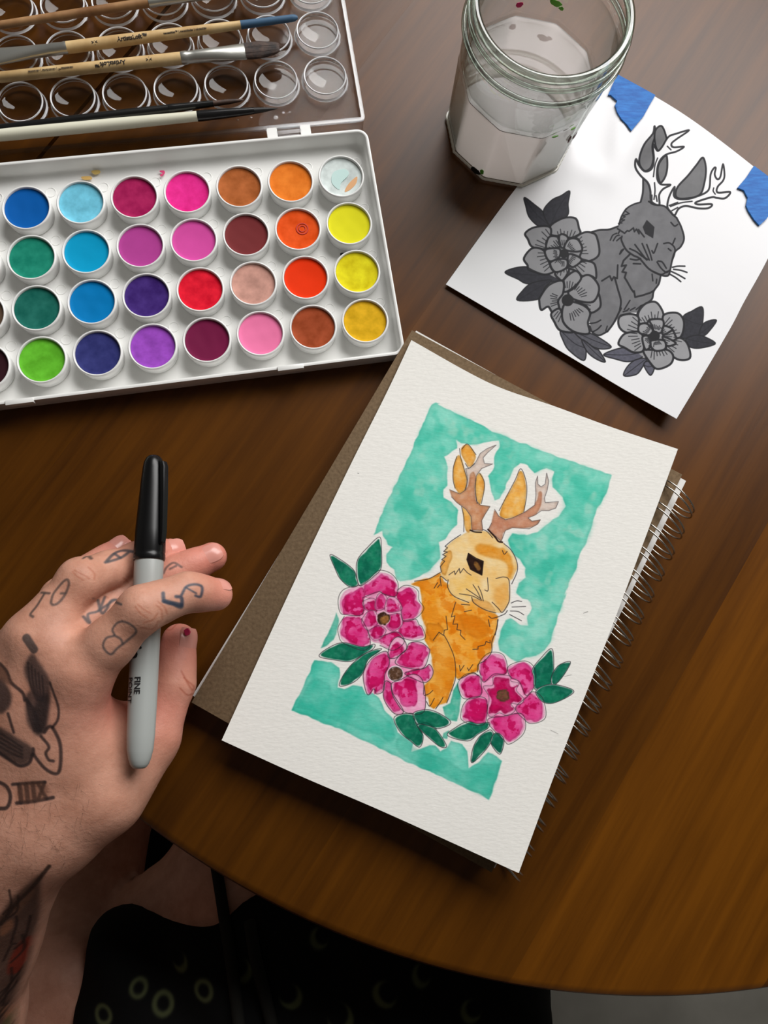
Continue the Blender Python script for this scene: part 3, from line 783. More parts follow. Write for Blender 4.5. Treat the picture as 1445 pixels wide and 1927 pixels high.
# (radius, height, how far the ring is ten-sided)
outer = [(0.0010, 0.0012, 1), (0.0255, 0.0010, 1), (0.0335, 0.0004, 1), (0.0350, 0.0008, 1), (0.0354, 0.0022, 1), (0.0356, 0.0060, 1), (0.0372, 0.0430, 1), (0.0374, 0.0455, 0.9), (0.0371, 0.0475, 0.35), (0.0370, 0.0495, 0.05), (0.0374, 0.056, 0),
         (0.0374, 0.0640, 0), (0.0370, 0.0670, 0), (0.0364, 0.0690, 0), (0.0367, 0.0698, 0), (0.0388, 0.0710, 0), (0.0394, 0.0722, 0), (0.0390, 0.0736, 0), (0.0374, 0.0746, 0), (0.0370, 0.0770, 0), (0.0374, 0.0786, 0), (0.0382, 0.0796, 0), (0.0384, 0.0808, 0), (0.0378, 0.0818, 0), (0.0372, 0.0826, 0),
         (0.0370, 0.0850, 0), (0.0366, 0.0864, 0), (0.0358, 0.0868, 0), (0.0348, 0.0864, 0), (0.0343, 0.0852, 0)]
inner = [(0.0340, 0.0800, 0), (0.0342, 0.0740, 0), (0.0346, 0.0660, 0), (0.0350, 0.0600, 0), (0.0350, 0.0490, 0), (0.0344, 0.0450, 0.6), (0.0352, 0.0420, 0.95), (0.0351, 0.0040, 0.97), (0.0347, 0.0018, 0.97), (0.0010, 0.0015, 0.97)]
prof = outer + inner
V, Fc = lathe([(r, h) for r, h, q in prof], 120, (JC[0], JC[1], 0), shape=lambda r, h, t, k: decagon(r, h, t, k, prof[k][2]))
bm = bmesh.new(); vs = [bm.verts.new(v) for v in V]
for f in Fc: bm.faces.new([vs[i] for i in f])
link('glass_body', bm_mesh('glass_body', bm), glass, jar, sharp=24)
lipm = clear_mat('jar_lip_glass', (0.80, 0.84, 0.80, 1), (0.34, 0.42, 0.34, 1), 1.0, 0.08, 1.6, 0.10)
def hoop(name, r, z, rad, sx=1.0):
    t = np.linspace(0, 2 * math.pi, 97)
    return link(name, tube_mesh(name, np.stack([JC[0] + r * np.cos(t), JC[1] + r * np.sin(t), np.full(97, z)], -1), rad, 10, cap=False), lipm, jar, sharp=None)
hoop('lip', 0.0361, 0.0852, 0.0021); hoop('thread_band', 0.0382, 0.0808, 0.0011); hoop('thread_band', 0.0388, 0.0724, 0.0014)
# foot of the jar: a ridged edge that catches the light
foot = mat('jar_foot_glass', lin(225, 222, 208), 0.15, 0.6, **{'Transmission Weight': 0.35, 'IOR': 1.5})
n_f = 150; fv = []
for k in range(n_f + 1):
    t = JA + 2 * math.pi * k / n_f
    r = decagon(0.0358 + 0.0003 * (k % 2), 0, t, 0, 1)[0]
    fv.append((JC[0] + r * math.cos(t), JC[1] + r * math.sin(t), 0.0022 + 0.0002 * (k % 2)))
link('foot_rim', tube_mesh('foot_rim', fv, 0.0007, 6, cap=False), foot, jar)
# water: cloudy, pinkish white
def cloudy(name, tr_col, df_col, clear_col, f_diff, f_clear, gloss):
    m = bpy.data.materials.new(name); m.use_nodes = True
    n, l = m.node_tree.nodes, m.node_tree.links; n.remove(n['Principled BSDF'])
    tl = n.new('ShaderNodeBsdfTranslucent'); df = n.new('ShaderNodeBsdfDiffuse'); tp = n.new('ShaderNodeBsdfTransparent'); gl = n.new('ShaderNodeBsdfGlossy')
    m1, m2, m3 = (n.new('ShaderNodeMixShader') for _ in range(3))
    tl.inputs[0].default_value = tr_col; df.inputs[0].default_value = df_col; tp.inputs[0].default_value = clear_col; gl.inputs['Roughness'].default_value = 0.04
    m1.inputs[0].default_value = f_diff; m2.inputs[0].default_value = f_clear; m3.inputs[0].default_value = gloss
    l.new(tl.outputs[0], m1.inputs[1]); l.new(df.outputs[0], m1.inputs[2]); l.new(m1.outputs[0], m2.inputs[1]); l.new(tp.outputs[0], m2.inputs[2])
    l.new(m2.outputs[0], m3.inputs[1]); l.new(gl.outputs[0], m3.inputs[2]); l.new(m3.outputs[0], n['Material Output'].inputs['Surface'])
    return m
wat = cloudy('cloudy_water', (0.99, 0.93, 0.92, 1), (0.95, 0.89, 0.88, 1), (0.9, 0.88, 0.87, 1), 0.15, 0.01, 0.0)
wat_top = cloudy('water_top_shade', (0.6, 0.54, 0.52, 1), (0.17, 0.14, 0.13, 1), (0.92, 0.84, 0.82, 1), 0.92, 0.36, 0.04)  # same water, top coloured dark grey for its dimmer look from above
wprof = [(0.0010, 0.0019, .97), (0.0344, 0.0021, .97), (0.0349, 0.0041, .97), (0.0350, 0.0418, .95), (0.0350, 0.0424, .9), (0.0330, 0.0424, .8), (0.0010, 0.0422, 0)]
V, Fc = lathe([(r, h) for r, h, q in wprof], 120, (JC[0], JC[1], 0), shape=lambda r, h, t, k: decagon(r, h, t, k, wprof[k][2]))
bm = bmesh.new(); vs = [bm.verts.new(v) for v in V]
for f in Fc: bm.faces.new([vs[i] for i in f])
wtr = link('rinse_water', bm_mesh('rinse_water', bm), wat, None, sharp=30)
wtr.data.materials.append(wat_top)
for p in wtr.data.polygons:
    if p.center.z > 0.0421: p.material_index = 1
tag(wtr, 'cloudy pinkish white rinse water standing in the lower half of the glass jar', 'water')
# dried paint on the glass
def dab(name, ang, z, r, s, col, lab, n=14):
    g = random.Random(int(ang * 100) + int(z * 1e4)); th = math.radians(ang)
    c = np.array([JC[0] + r * math.cos(th), JC[1] + r * math.sin(th), z]); tx = np.array([-math.sin(th), math.cos(th), 0]); no = np.array([math.cos(th), math.sin(th), 0])
    bm = bmesh.new(); bmesh.ops.create_icosphere(bm, subdivisions=2, radius=1.0)
    for v in bm.verts:
        k = 0.75 + 0.5 * g.random()
        p = c + tx * (v.co.x * s[0] * k) + np.array([0, 0, 1.0]) * (v.co.y * s[1] * k) + no * (v.co.z * 0.0005)
        v.co = p
    o = link(name, bm_mesh(name, bm), mat('dab_' + name, lin(*col, 1.2), 0.5), jar); o['label'] = lab
def wall_at(px, py, r, far):
    """angle and height where the view through a pixel meets the jar wall of radius r"""
    d = at(px, py, 0.0) - CAM; o = CAM[:2] - JC
    A_, B_, C_ = d[:2] @ d[:2], o @ d[:2], o @ o - r * r
    t = (-B_ + (1 if far else -1) * math.sqrt(max(0.0, B_ * B_ - A_ * C_))) / A_
    q = o + d[:2] * t
    return math.degrees(math.atan2(q[1], q[0])), CAM[2] + d[2] * t
for px, py, sz, col, lab in ((977, 9, (0.0020, 0.0018), (225, 45, 115), 'pink dab inside the mouth'), (1046, 6, (0.0034, 0.0018), (110, 190, 60), 'green dab inside the mouth'), (1056, 16, (0.0014, 0.0010), (120, 195, 75), 'small green dab inside the mouth')):
    an, zz = wall_at(px, py, 0.0346, True)
    dab('paint_dab', an, zz, 0.0346, sz, col, lab)
dab('paint_dab', -50, 0.0330, 0.0362, (0.0009, 0.0028), (90, 55, 45), 'brown drip on the side')
dab('paint_dab', -44, 0.0335, 0.0363, (0.0011, 0.0030), (90, 55, 45), 'brown drip on the side')
dab('paint_dab', -125, 0.0040, 0.0352, (0.0030, 0.0024), (14, 14, 12), 'black speck at the foot')
dab('paint_dab', -119, 0.0065, 0.0355, (0.0012, 0.0018), (80, 150, 40), 'green speck at the foot')
dab('paint_dab', -72, 0.0455, 0.0372, (0.0020, 0.0005), (110, 160, 80), 'green trace on the panel edge')
dab('paint_dab', -56, 0.0460, 0.0372, (0.0016, 0.0006), (120, 175, 80), 'green trace on the panel edge')

# ------------------------------------------------------------------ printed reference sheet
TP = 0.0009
def pb(u, v):
    # creases left by the wet jar near the top left corner, a gentle curl elsewhere
    d = 0.0022 * np.exp(-(((u - 0.30) / 0.05) ** 2)) * np.exp(-(((v - 0.86) / 0.14) ** 2))
    d = d + 0.0016 * np.exp(-((((u - 0.18) + 0.6 * (v - 0.8)) / 0.04) ** 2)) * np.exp(-(((v - 0.80) / 0.14) ** 2))
    d = d + 0.0010 * np.exp(-(((u - 0.20) / 0.10) ** 2)) * np.exp(-(((v - 0.62) / 0.05) ** 2))
    return 1.5 * d * (u * (1 - u) * 4) ** 0.3 * np.clip((1 - v) * 12, 0, 1)
REF = Sheet(bottom=[(839, 535, 0.0022), (950, 600, 0.003), (1060, 664, 0.0035), (1170, 730, 0.005), (1273, 788, 0.008)],
            top=[(1160, 142, 0.0035), (1240, 186, 0.004), (1300, 224, 0.004), (1360, 268, 0.005), (1425, 319, 0.007), (1495, 376, 0.010)],
            left=[(839, 535, 0.0022), (905, 443, 0.0022), (971, 354, 0.0012), (1045, 266, 0.0018), (1160, 142, 0.0035)],
            right=[(1273, 788, 0.008), (1317, 715, 0.009), (1374, 618, 0.010), (1400, 568, 0.0105), (1445, 486, 0.011), (1495, 376, 0.010)],
            nu=64, nv=64, thick=0.00025, bumpfn=pb)
RW, RH = 980, 980
R2 = Ras(RW, RH, lambda P: np.stack([REF.uv(P)[:, 0] * RW, (1 - REF.uv(P)[:, 1]) * RH], -1), base=(238, 238, 240))
R2.lw = 1.75
p1, p2, p3 = Z(940, 340, 5.354), Z(1120, 220, 5.1607), Z(1100, 480, 5.1607)
BODY, PETAL, LEAF, INK, EAR = (128, 128, 131), (132, 132, 135), (54, 54, 60), (26, 26, 30), (104, 104, 106)
body = (p1([(905, 525), (1000, 498), (1100, 492), (1180, 465), (1215, 455)]) + p2([(235, 1120), (270, 1200), (300, 1290), (430, 1370), (560, 1500), (640, 1545)])
        + p3([(738, 205), (715, 285), (672, 350), (655, 425), (600, 470), (545, 500), (515, 560), (440, 560), (345, 580), (300, 650), (225, 745), (140, 782), (75, 750), (45, 640), (55, 570), (150, 500), (140, 400), (100, 250)])
        + p1([(965, 970), (960, 860), (900, 800), (1000, 740), (965, 560)]))
head = p2([(440, 828), (370, 850), (305, 890), (255, 965), (230, 1045), (225, 1130), (258, 1160), (255, 1200), (300, 1290), (370, 1345), (430, 1375), (520, 1475), (620, 1530), (690, 1545), (720, 1520), (745, 1400), (775, 1310), (830, 1260), (862, 1180), (835, 1070), (790, 980), (750, 945), (680, 872), (600, 852), (520, 822)])
R2.mottle(body, (100, 100, 103), (120, 120, 123), smooth=False)
R2.line(body[:5], 4.2, INK); R2.line(p1([(1030, 1010), (1110, 960), (1130, 1005), (1150, 970), (1185, 985), (1190, 850)]), 3.6, INK, smooth=False)
R2.line(p1([(1162, 985), (1190, 1090), (1222, 1210), (1210, 1310)]) + p3([(350, 520), (285, 655), (222, 742)]), 4, INK)
R2.line(p3([(222, 742), (140, 780), (75, 750), (50, 690)]), 3.6, INK)
R2.line(p3([(50, 665), (110, 655), (155, 632)]), 3, INK); R2.line(p3([(80, 745), (125, 720), (160, 685)]), 3, INK); R2.line(p3([(205, 735), (220, 690)]), 2.6, INK)
for k in ([(1115, 600), (1140, 550), (1180, 530)], [(1145, 605), (1175, 560), (1215, 545)], [(1180, 605), (1215, 575)], [(1210, 740), (1225, 705), (1245, 690)]):
    R2.line(p1(k), 3, INK)
R2.line(p2([(340, 1330), (275, 1395), (255, 1450), (300, 1440), (262, 1505), (300, 1512), (285, 1560), (310, 1600), (350, 1672), (370, 1700)]), 4, INK, smooth=False)
R2.line(p3([(480, 350), (490, 408), (560, 392), (640, 365), (672, 345)]), 4, INK, smooth=False)
R2.line(p3([(738, 205), (720, 280), (672, 350), (655, 425), (600, 470), (545, 495)]), 4, INK)
for k in ([(385, 530), (440, 440)], [(375, 550), (410, 540), (430, 520)], [(445, 535), (490, 510)], [(500, 530), (550, 490), (520, 545), (505, 580)], [(345, 585), (440, 565), (500, 585)], [(655, 185), (662, 250)], [(700, 235), (695, 275)]):
    R2.line(p3(k), 3, INK, smooth=False)
for E in ([(575, 90), (560, 160), (480, 260), (435, 370), (430, 460), (480, 525), (540, 490), (565, 400), (555, 280), (582, 180)], [(590, 120), (645, 90), (690, 195), (680, 245), (620, 325), (592, 300), (575, 200)],
          [(690, 375), (700, 480), (680, 580), (632, 640), (607, 560), (610, 480), (640, 420)], [(1045, 395), (1075, 500), (1060, 640), (1010, 760), (850, 795), (782, 770), (800, 680), (900, 570), (980, 470)]):
    R2.mottle(p2(E), EAR, (120, 120, 122)); R2.line(p2(E), 4.5, INK, closed=True)
e5 = p2([(465, 590), (515, 630), (545, 740), (530, 830), (440, 830), (462, 730)])
R2.mottle(e5, (100, 100, 103), (116, 116, 119), smooth=False); R2.line(p2([(465, 590), (462, 730), (440, 828)]), 4.2, INK)
R2.mottle(head, (102, 102, 105), (122, 122, 125))
R2.line(head[:5], 3.6, INK); R2.line(head[6:21], 4.0, INK); R2.line(head[20:], 4.0, INK)
for A in ([(395, 410), (425, 470), (485, 530), (550, 500), (570, 400), (560, 270), (582, 300), (610, 330), (650, 290), (710, 195), (780, 165), (910, 130), (790, 215), (740, 260), (760, 295), (860, 290), (790, 335), (690, 365), (630, 420), (602, 500), (602, 600), (640, 655), (730, 660), (660, 700), (620, 760), (620, 855), (545, 820), (535, 720), (510, 640), (440, 570), (390, 490)],
          [(770, 680), (762, 760), (800, 795), (900, 797), (1000, 768), (1080, 730), (1110, 680), (1120, 560), (1150, 500), (1170, 497), (1160, 560), (1185, 605), (1215, 580), (1240, 460), (1255, 560), (1240, 620), (1188, 680), (1190, 735), (1310, 730), (1260, 790), (1180, 787), (1130, 780), (980, 828), (1000, 850), (1130, 848), (1100, 885), (1000, 888), (880, 865), (810, 892), (770, 955), (735, 925), (700, 870), (720, 770)]):
    R2.fill(p2(A), (236, 236, 238)); R2.line(p2(A), 4.5, INK, closed=True)
for k in ([(605, 400), (580, 470), (565, 580)], [(575, 640), (580, 720), (570, 800)], [(590, 765), (600, 820)], [(550, 760), (550, 810)], [(940, 820), (830, 835), (730, 870)], [(800, 830), (720, 860)], [(800, 880), (745, 910)], [(1150, 690), (1145, 720), (1165, 750)], [(700, 285), (735, 320)], [(520, 820), (560, 850), (625, 860)]):
    R2.line(p2(k), 3.2, INK)
m = R2.fill(p2([(500, 1000), (575, 1070), (562, 1180), (485, 1135), (460, 1070)]), (34, 34, 38), smooth=False)
for k in ([(750, 1460), (800, 1450), (870, 1450)], [(760, 1480), (830, 1490), (890, 1510)], [(740, 1502), (800, 1530), (870, 1570)], [(720, 1525), (780, 1560), (830, 1600)], [(385, 1240), (430, 1300), (500, 1390)], [(455, 1230), (490, 1310), (525, 1390)],
          [(500, 1240), (530, 1320), (550, 1390)], [(335, 1280), (400, 1310), (450, 1350), (510, 1385)], [(430, 1330), (490, 1380)], [(665, 1230), (720, 1225), (770, 1270), (770, 1330), (745, 1400)], [(775, 1180), (750, 1240)], [(550, 1300), (570, 1320), (605, 1230)],
          [(735, 1025), (770, 1060), (800, 1045)], [(710, 1280), (735, 1300)], [(600, 1410), (640, 1470), (690, 1510), (720, 1490)], [(610, 1400), (650, 1410), (690, 1470)], [(340, 1380), (400, 1390), (440, 1375)], [(370, 1425), (440, 1428)], [(240, 1330), (275, 1285)], [(560, 1500), (640, 1530), (700, 1500)]):
    R2.line(p2(k), 3.4, INK)
R2.line(p2([(225, 1130), (240, 1100), (215, 1085), (285, 1130), (310, 1105), (330, 1110), (370, 1078), (380, 1115), (400, 1090), (425, 1135), (420, 1095), (475, 1165)]), 3.4, INK, smooth=False)
R2.line(p2([(300, 890), (285, 910), (330, 940), (265, 960), (290, 970), (240, 1000), (285, 1000), (225, 1035), (260, 1030)]), 2.6, INK, smooth=False)
def leafs(L, zf, lo=(38, 38, 44), hi=(56, 56, 64)):
    for P in L:
        R2.mottle(zf(P), lo, hi, 8); R2.line(zf(P), 2.6, (30, 30, 34), closed=True)
        q = np.array(P, float); R2.line(zf([tuple(q[0]), tuple(q.mean(0)), tuple(q[len(q) // 2])]), 1.6, (36, 36, 42))
def flower(petals, inner, c, rx, zf, light=PETAL):
    cc = np.array(c, float)
    rb = np.median([np.linalg.norm(np.mean(np.array(P, float), 0) - cc) for P in petals])
    R2.fill(zf([(c[0] + rb * math.cos(v), c[1] + rb * math.sin(v)) for v in np.linspace(0, 6.283, 16, endpoint=False)]), light)
    for P in petals + inner:
        R2.mottle(zf(P), light, tuple(min(255, v + 10) for v in light)); 
        R2.line(zf(P), 4.4, INK, closed=True)
        q = np.array(P, float); g = rng(len(P) * 7 + int(q[0, 0])); mid = q.mean(0); d0 = mid - cc
        for k in range(6):
            t = (k - 2.5) * 0.16; d = np.array([d0[0] - d0[1] * t, d0[1] + d0[0] * t])
            s0 = 0.62 + 0.06 * g.random(); R2.line(zf([tuple(cc + d * s0), tuple(cc + d * (s0 + 0.22 + 0.18 * g.random()))]), 2.0, (40, 40, 44))
    t = np.linspace(0, 2 * np.pi, 20, endpoint=False)
    R2.fill(zf([(c[0] + rx * math.cos(v), c[1] + rx * math.sin(v)) for v in t]), (32, 32, 35))
leafs([[(250, 170), (350, 240), (445, 325), (510, 460), (400, 462), (300, 370), (265, 260)], [(705, 105), (690, 230), (685, 350), (560, 430), (510, 460), (440, 315), (520, 200), (620, 150)],
       [(55, 925), (150, 880), (270, 868), (300, 905), (460, 950), (550, 930), (640, 1000), (520, 1020), (290, 1040), (180, 990)], [(180, 1205), (230, 1110), (330, 1030), (520, 1000), (455, 1080), (400, 1190)]], p1)
leafs([[(615, 1510), (750, 1522), (830, 1600), (870, 1690), (848, 1812), (700, 1710), (640, 1610)], [(750, 1520), (900, 1535), (1000, 1580), (1125, 1675), (1010, 1695), (880, 1640)], [(830, 1600), (960, 1690), (1000, 1710), (1065, 1825), (970, 1795), (880, 1720)]], p1, (72, 72, 80), (96, 96, 104))
flower([[(510, 460), (590, 400), (680, 370), (770, 385), (800, 480), (812, 530), (740, 570), (690, 575), (600, 560), (512, 540)], [(258, 530), (350, 470), (500, 465), (515, 550), (470, 620), (480, 680), (400, 690), (320, 660), (285, 590)], [(330, 680), (440, 700), (490, 800), (520, 880), (540, 920), (440, 945), (300, 890), (280, 850), (245, 780)],
        [(770, 570), (850, 522), (930, 525), (980, 570), (1002, 740), (900, 810), (810, 780), (830, 690), (800, 600)], [(830, 815), (900, 812), (960, 850), (972, 980), (920, 960), (830, 960), (770, 910), (690, 870)], [(560, 930), (660, 880), (700, 900), (640, 1000), (600, 990)]],
       [[(475, 620), (510, 562), (600, 575), (612, 660), (480, 685)], [(600, 560), (640, 540), (690, 580), (650, 670), (612, 660)], [(700, 590), (790, 595), (830, 700), (720, 712), (650, 680)], [(460, 700), (600, 685), (600, 770), (500, 810)], [(510, 830), (600, 790), (680, 800), (670, 880), (560, 920)], [(700, 740), (800, 770), (822, 810), (740, 870), (690, 830)]], (650, 735), 46, p1)
flower([[(770, 1215), (940, 1222), (990, 1130), (1018, 1230), (1000, 1290), (920, 1330), (870, 1260)], [(830, 970), (920, 960), (1002, 1080), (940, 1220), (760, 1200), (690, 1130), (750, 1080)], [(640, 1010), (760, 910), (822, 980), (750, 1070), (650, 1120)], [(410, 1170), (500, 1050), (635, 1010), (640, 1130), (590, 1210), (600, 1300), (540, 1342), (490, 1270), (420, 1302), (400, 1220)],
        [(520, 1340), (605, 1290), (650, 1400), (750, 1520), (612, 1510), (550, 1420)], [(640, 1270), (720, 1220), (850, 1260), (912, 1330), (890, 1430), (900, 1540), (750, 1522), (640, 1420)]], [], (685, 1205), 60, p1)
leafs([[(950, 610), (1040, 545), (1145, 508), (1142, 680), (1100, 780), (940, 800)], [(1110, 770), (1160, 660), (1280, 633), (1200, 750), (1150, 785)], [(985, 812), (1090, 778), (1180, 800), (1268, 862), (1110, 905), (1010, 885)]], p3)
leafs([[(185, 965), (370, 900), (470, 945), (572, 940), (560, 990), (430, 1035), (300, 1010)], [(382, 1172), (410, 1090), (490, 1020), (600, 1005), (560, 1090), (500, 1160)], [(575, 1070), (610, 1030), (680, 1070), (640, 1168)]], p3, (74, 74, 86), (102, 102, 116))
flower([[(520, 570), (560, 500), (620, 460), (700, 462), (762, 560), (745, 630), (640, 625), (600, 662), (530, 662)], [(770, 580), (900, 563), (962, 640), (950, 760), (900, 812), (850, 720), (770, 680)], [(340, 600), (440, 572), (520, 600), (525, 680), (530, 750), (400, 752), (333, 690)], [(328, 862), (370, 780), (440, 750), (552, 760), (572, 920), (480, 945), (390, 900)],
        [(880, 820), (940, 808), (1002, 870), (1022, 1000), (900, 1012), (790, 905)], [(570, 930), (660, 920), (800, 920), (860, 980), (830, 1062), (710, 1107), (640, 1050)]],
       [[(635, 630), (740, 623), (768, 660), (745, 750), (680, 747), (650, 680)], [(530, 680), (600, 665), (662, 730), (620, 780), (530, 752)], [(770, 690), (852, 722), (760, 772)], [(760, 790), (882, 850), (840, 880), (790, 872)], [(650, 830), (770, 830), (782, 910), (690, 930), (640, 880)], [(560, 800), (620, 790), (640, 880), (590, 917)]], (680, 785), 50, p3, (146, 146, 149))
ref_m = image_mat('printed_paper', R2.image('reference_print_ink'), 0.6, 0.15, (220.0, 0.05, 0.0006))
refp = link('reference_print', REF.mesh('reference_print'), ref_m, None, sharp=50)
tag(refp, 'creased white sheet printed with a grey antlered rabbit, torn blue tape on two corners', 'printed sheet')
tape_m = mat('blue_painters_tape', lin(38, 122, 200), 0.6, 0.3)
noise_color(tape_m, lin(16, 92, 172), lin(34, 118, 198), scale=120, detail=4, vec=(1, 5, 1)); noise_bump(tape_m, 500, 0.3, 0.0004)
def tape(pts, lab):
    uv = REF.uv(np.array(pts, float))
    x = np.clip(uv[:, 0], 0, 1) * 63; y = np.clip(uv[:, 1], 0, 1) * 63
    g = REF.S
    V = []
    for a, b in zip(x, y):
        i, j = min(int(a), 62), min(int(b), 62); fx, fy = a - i, b - j
        V.append((g[j, i] * (1 - fx) + g[j, i + 1] * fx) * (1 - fy) + (g[j + 1, i] * (1 - fx) + g[j + 1, i + 1] * fx) * fy)
    V = np.array(V); n = len(V)
    bm = bmesh.new()
    t = [bm.verts.new(v + [0, 0, 0.0011]) for v in V]; lo = [bm.verts.new(v + [0, 0, 0.0003]) for v in V]
    bm.faces.new(t)
    for k in range(n): bm.faces.new((t[k], lo[k], lo[(k + 1) % n], t[(k + 1) % n]))
    bmesh.ops.triangulate(bm, faces=[f for f in bm.faces if len(f.verts) > 4])
    o = link('masking_tape', bm_mesh('masking_tape', bm), tape_m, refp, smooth=False); o['label'] = lab
tape([(1162, 141), (1198, 162), (1232, 181), (1222, 198), (1210, 220), (1187, 248), (1178, 236), (1168, 226), (1160, 213), (1156, 200), (1160, 192), (1148, 181), (1143, 181), (1152, 160)], 'torn blue tape on the top left corner')
tape([(1417, 314), (1440, 330), (1470, 353), (1462, 372), (1450, 398), (1440, 414), (1427, 426), (1417, 415), (1406, 398), (1402, 388), (1405, 374), (1398, 360), (1386, 355), (1403, 335)], 'torn blue tape on the right corner')

# ------------------------------------------------------------------ spiral sketchbook
CZ = 0.0130
sb = empty('sketchbook', tuple(at(820, 1130, 0.0)[:2]) + (0.0006,), 'wire bound sketchbook with kraft card back cover uppermost, lying under the finished painting', 'sketchbook')
card = mat('kraft_card', lin(128, 104, 78), 0.85, 0.2)
noise_color(card, lin(92, 74, 54), lin(134, 112, 86), scale=650, detail=5, lo=0.15, hi=0.9); noise_bump(card, 700, 0.35, 0.0004)
pagem = mat('page_edges', lin(232, 230, 226), 0.7, 0.2)
noise_color(pagem, lin(205, 202, 198), lin(238, 236, 232), scale=40, detail=2, vec=(0.2, 0.2, 60))
def quad_px(P, z): return [tuple(at(x, y, z)[:2]) for x, y in P]
cq = quad_px([(360, 1322), (925, 1642), (1284, 893), (775, 621)], CZ)
cq[3] = tuple(at(775, 621, CZ)[:2])
link('cover', prism_mesh('cover', cq, CZ - 0.0015, CZ, 0.0002), card, sb, sharp=30)
pq = quad_px([(362, 1309), (931, 1634), (1291, 905), (783, 622)], CZ - 0.0017)
link('page_block', prism_mesh('page_block', pq, 0.0024, CZ - 0.0016, 0.0002), pagem, sb, sharp=30)
fq = quad_px([(364, 1318), (930, 1640), (1288, 900), (778, 624)], CZ - 0.0017)
link('front_cover', prism_mesh('front_cover', fq, 0.0006, 0.0022, 0.0002), card, sb, sharp=30)
wire = mat('spiral_wire', lin(190, 185, 175), 0.25, 0.5, 0.95)
br_, tr_ = np.array(cq[1]), np.array(cq[2]); sd = (tr_ - br_); SL = np.linalg.norm(sd); sd /= SL; so = np.array([sd[1], -sd[0]])
for k in range(17):
    d = SL - 0.0085 - k * 0.01235
    o0 = br_ + sd * d
    bm = bmesh.new()
    for s_ in (0.0015, -0.0015):
        pts = []
        cx, cz, rx, rz = 0.0032, 0.0092, 0.0112, 0.0082
        for i in range(25):
            t = math.radians(150 - 300 * i / 24)
            x = cx + rx * math.cos(t); z = cz + rz * math.sin(t)
            q = o0 + so * x + sd * (s_ - 0.34 * (x + 0.0065))
            pts.append((q[0], q[1], z))
        me = tube_mesh('tmp', pts, 0.00045, 7); bm.from_mesh(me); bpy.data.meshes.remove(me)
    link('wire_loop', bm_mesh('wire_loop', bm), wire, sb, sharp=None)

# ------------------------------------------------------------------ the finished watercolour
def wb(u, v):
    return 0.0010 * np.sin(3.1416 * u) * 0 + 0.00025 * np.sin(9 * u + 4 * v) * np.sin(5 * v + 1) * (u * (1 - u) * v * (1 - v) * 16)
PNT = Sheet(bottom=[(417, 1393, 0.0150), (560, 1458, 0.0152), (709, 1522, 0.0158), (840, 1581, 0.0175), (976, 1643, 0.0215)],
            top=[(774, 640, 0.0152), (882, 701, 0.0148), (950, 733, 0.0146), (1042, 764, 0.0148), (1154, 805, 0.0168), (1275.5, 845, 0.0205)],
            left=[(417, 1393, 0.0150), (542, 1120, 0.0146), (652, 890, 0.0146), (727, 740, 0.0148), (774, 640, 0.0152)],
            right=[(976, 1643, 0.0215), (1053, 1432, 0.0205), (1128, 1240, 0.0200), (1167, 1138, 0.0196), (1235, 956, 0.0198), (1275.5, 845, 0.0205)],
            nu=44, nv=60, thick=0.0004, bumpfn=wb)
PW, PH = 930, 1360
K = Ras(PW, PH, lambda P: np.stack([PNT.uv(P)[:, 0] * PW, (1 - PNT.uv(P)[:, 1]) * PH], -1), base=(244, 242, 236))
K.lw = 1.5
A, B, Cc, D = Z(540, 740, 4.5156), Z(780, 790, 3.8026), Z(540, 1000, 4.5156), Z(740, 1100, 4.0139)
paper = K.C.copy()
# --- teal ground
T1 = (A([(1228, 100), (1260, 78), (1300, 88)]) + B([(160, -110), (410, 0), (560, 85), (620, 105), (690, 140), (780, 170), (900, 220), (1050, 270), (1130, 300), (1220, 330), (1340, 370), (1405, 398), (1390, 480), (1330, 600), (1300, 660), (1240, 850), (1170, 1000), (1150, 1080), (1105, 1170), (1090, 1220), (1040, 1370)])
      + D([(1325, 0), (1250, 230), (1190, 420), (1150, 500), (1080, 545), (1000, 550), (930, 583), (890, 560), (850, 530), (805, 500), (795, 430), (810, 360), (850, 270), (890, 255), (960, 300), (1018, 310), (1015, 240), (1050, 180), (1030, 120)])
      + B([(845, 1350), (810, 1290), (770, 1280), (730, 1240), (740, 1170), (795, 1130), (790, 1060), (750, 1000), (700, 960), (680, 900), (668, 860), (700, 812), (800, 825), (880, 800), (960, 740), (1030, 690), (1075, 620), (1060, 560), (1020, 520), (985, 480), (985, 420), (1000, 370), (940, 345), (900, 360), (860, 380), (810, 330), (760, 310), (705, 350), (680, 420), (640, 500), (610, 560), (570, 580), (555, 520), (540, 450), (530, 400), (570, 330), (570, 270), (605, 190), (600, 145), (540, 155), (470, 172), (400, 178), (330, 168), (300, 140), (298, 205), (215, 260), (240, 340), (230, 470), (207, 500), (210, 560), (270, 592), (308, 650), (305, 740)])
      + A([(1440, 1120), (1340, 1240), (1290, 1270), (1300, 1400), (1220, 1500), (1130, 1560), (1050, 1590), (960, 1602), (922, 1580), (912, 1500), (880, 1480), (842, 1440), (838, 1370), (880, 1330), (905, 1315), (858, 1290), (850, 1250), (820, 1212), (812, 1172), (770, 1195), (730, 1207), (800, 1040), (1000, 610), (1100, 390)]))
T2 = Cc([(422, 690), (445, 740), (422, 870), (400, 922), (340, 970), (285, 1002)])
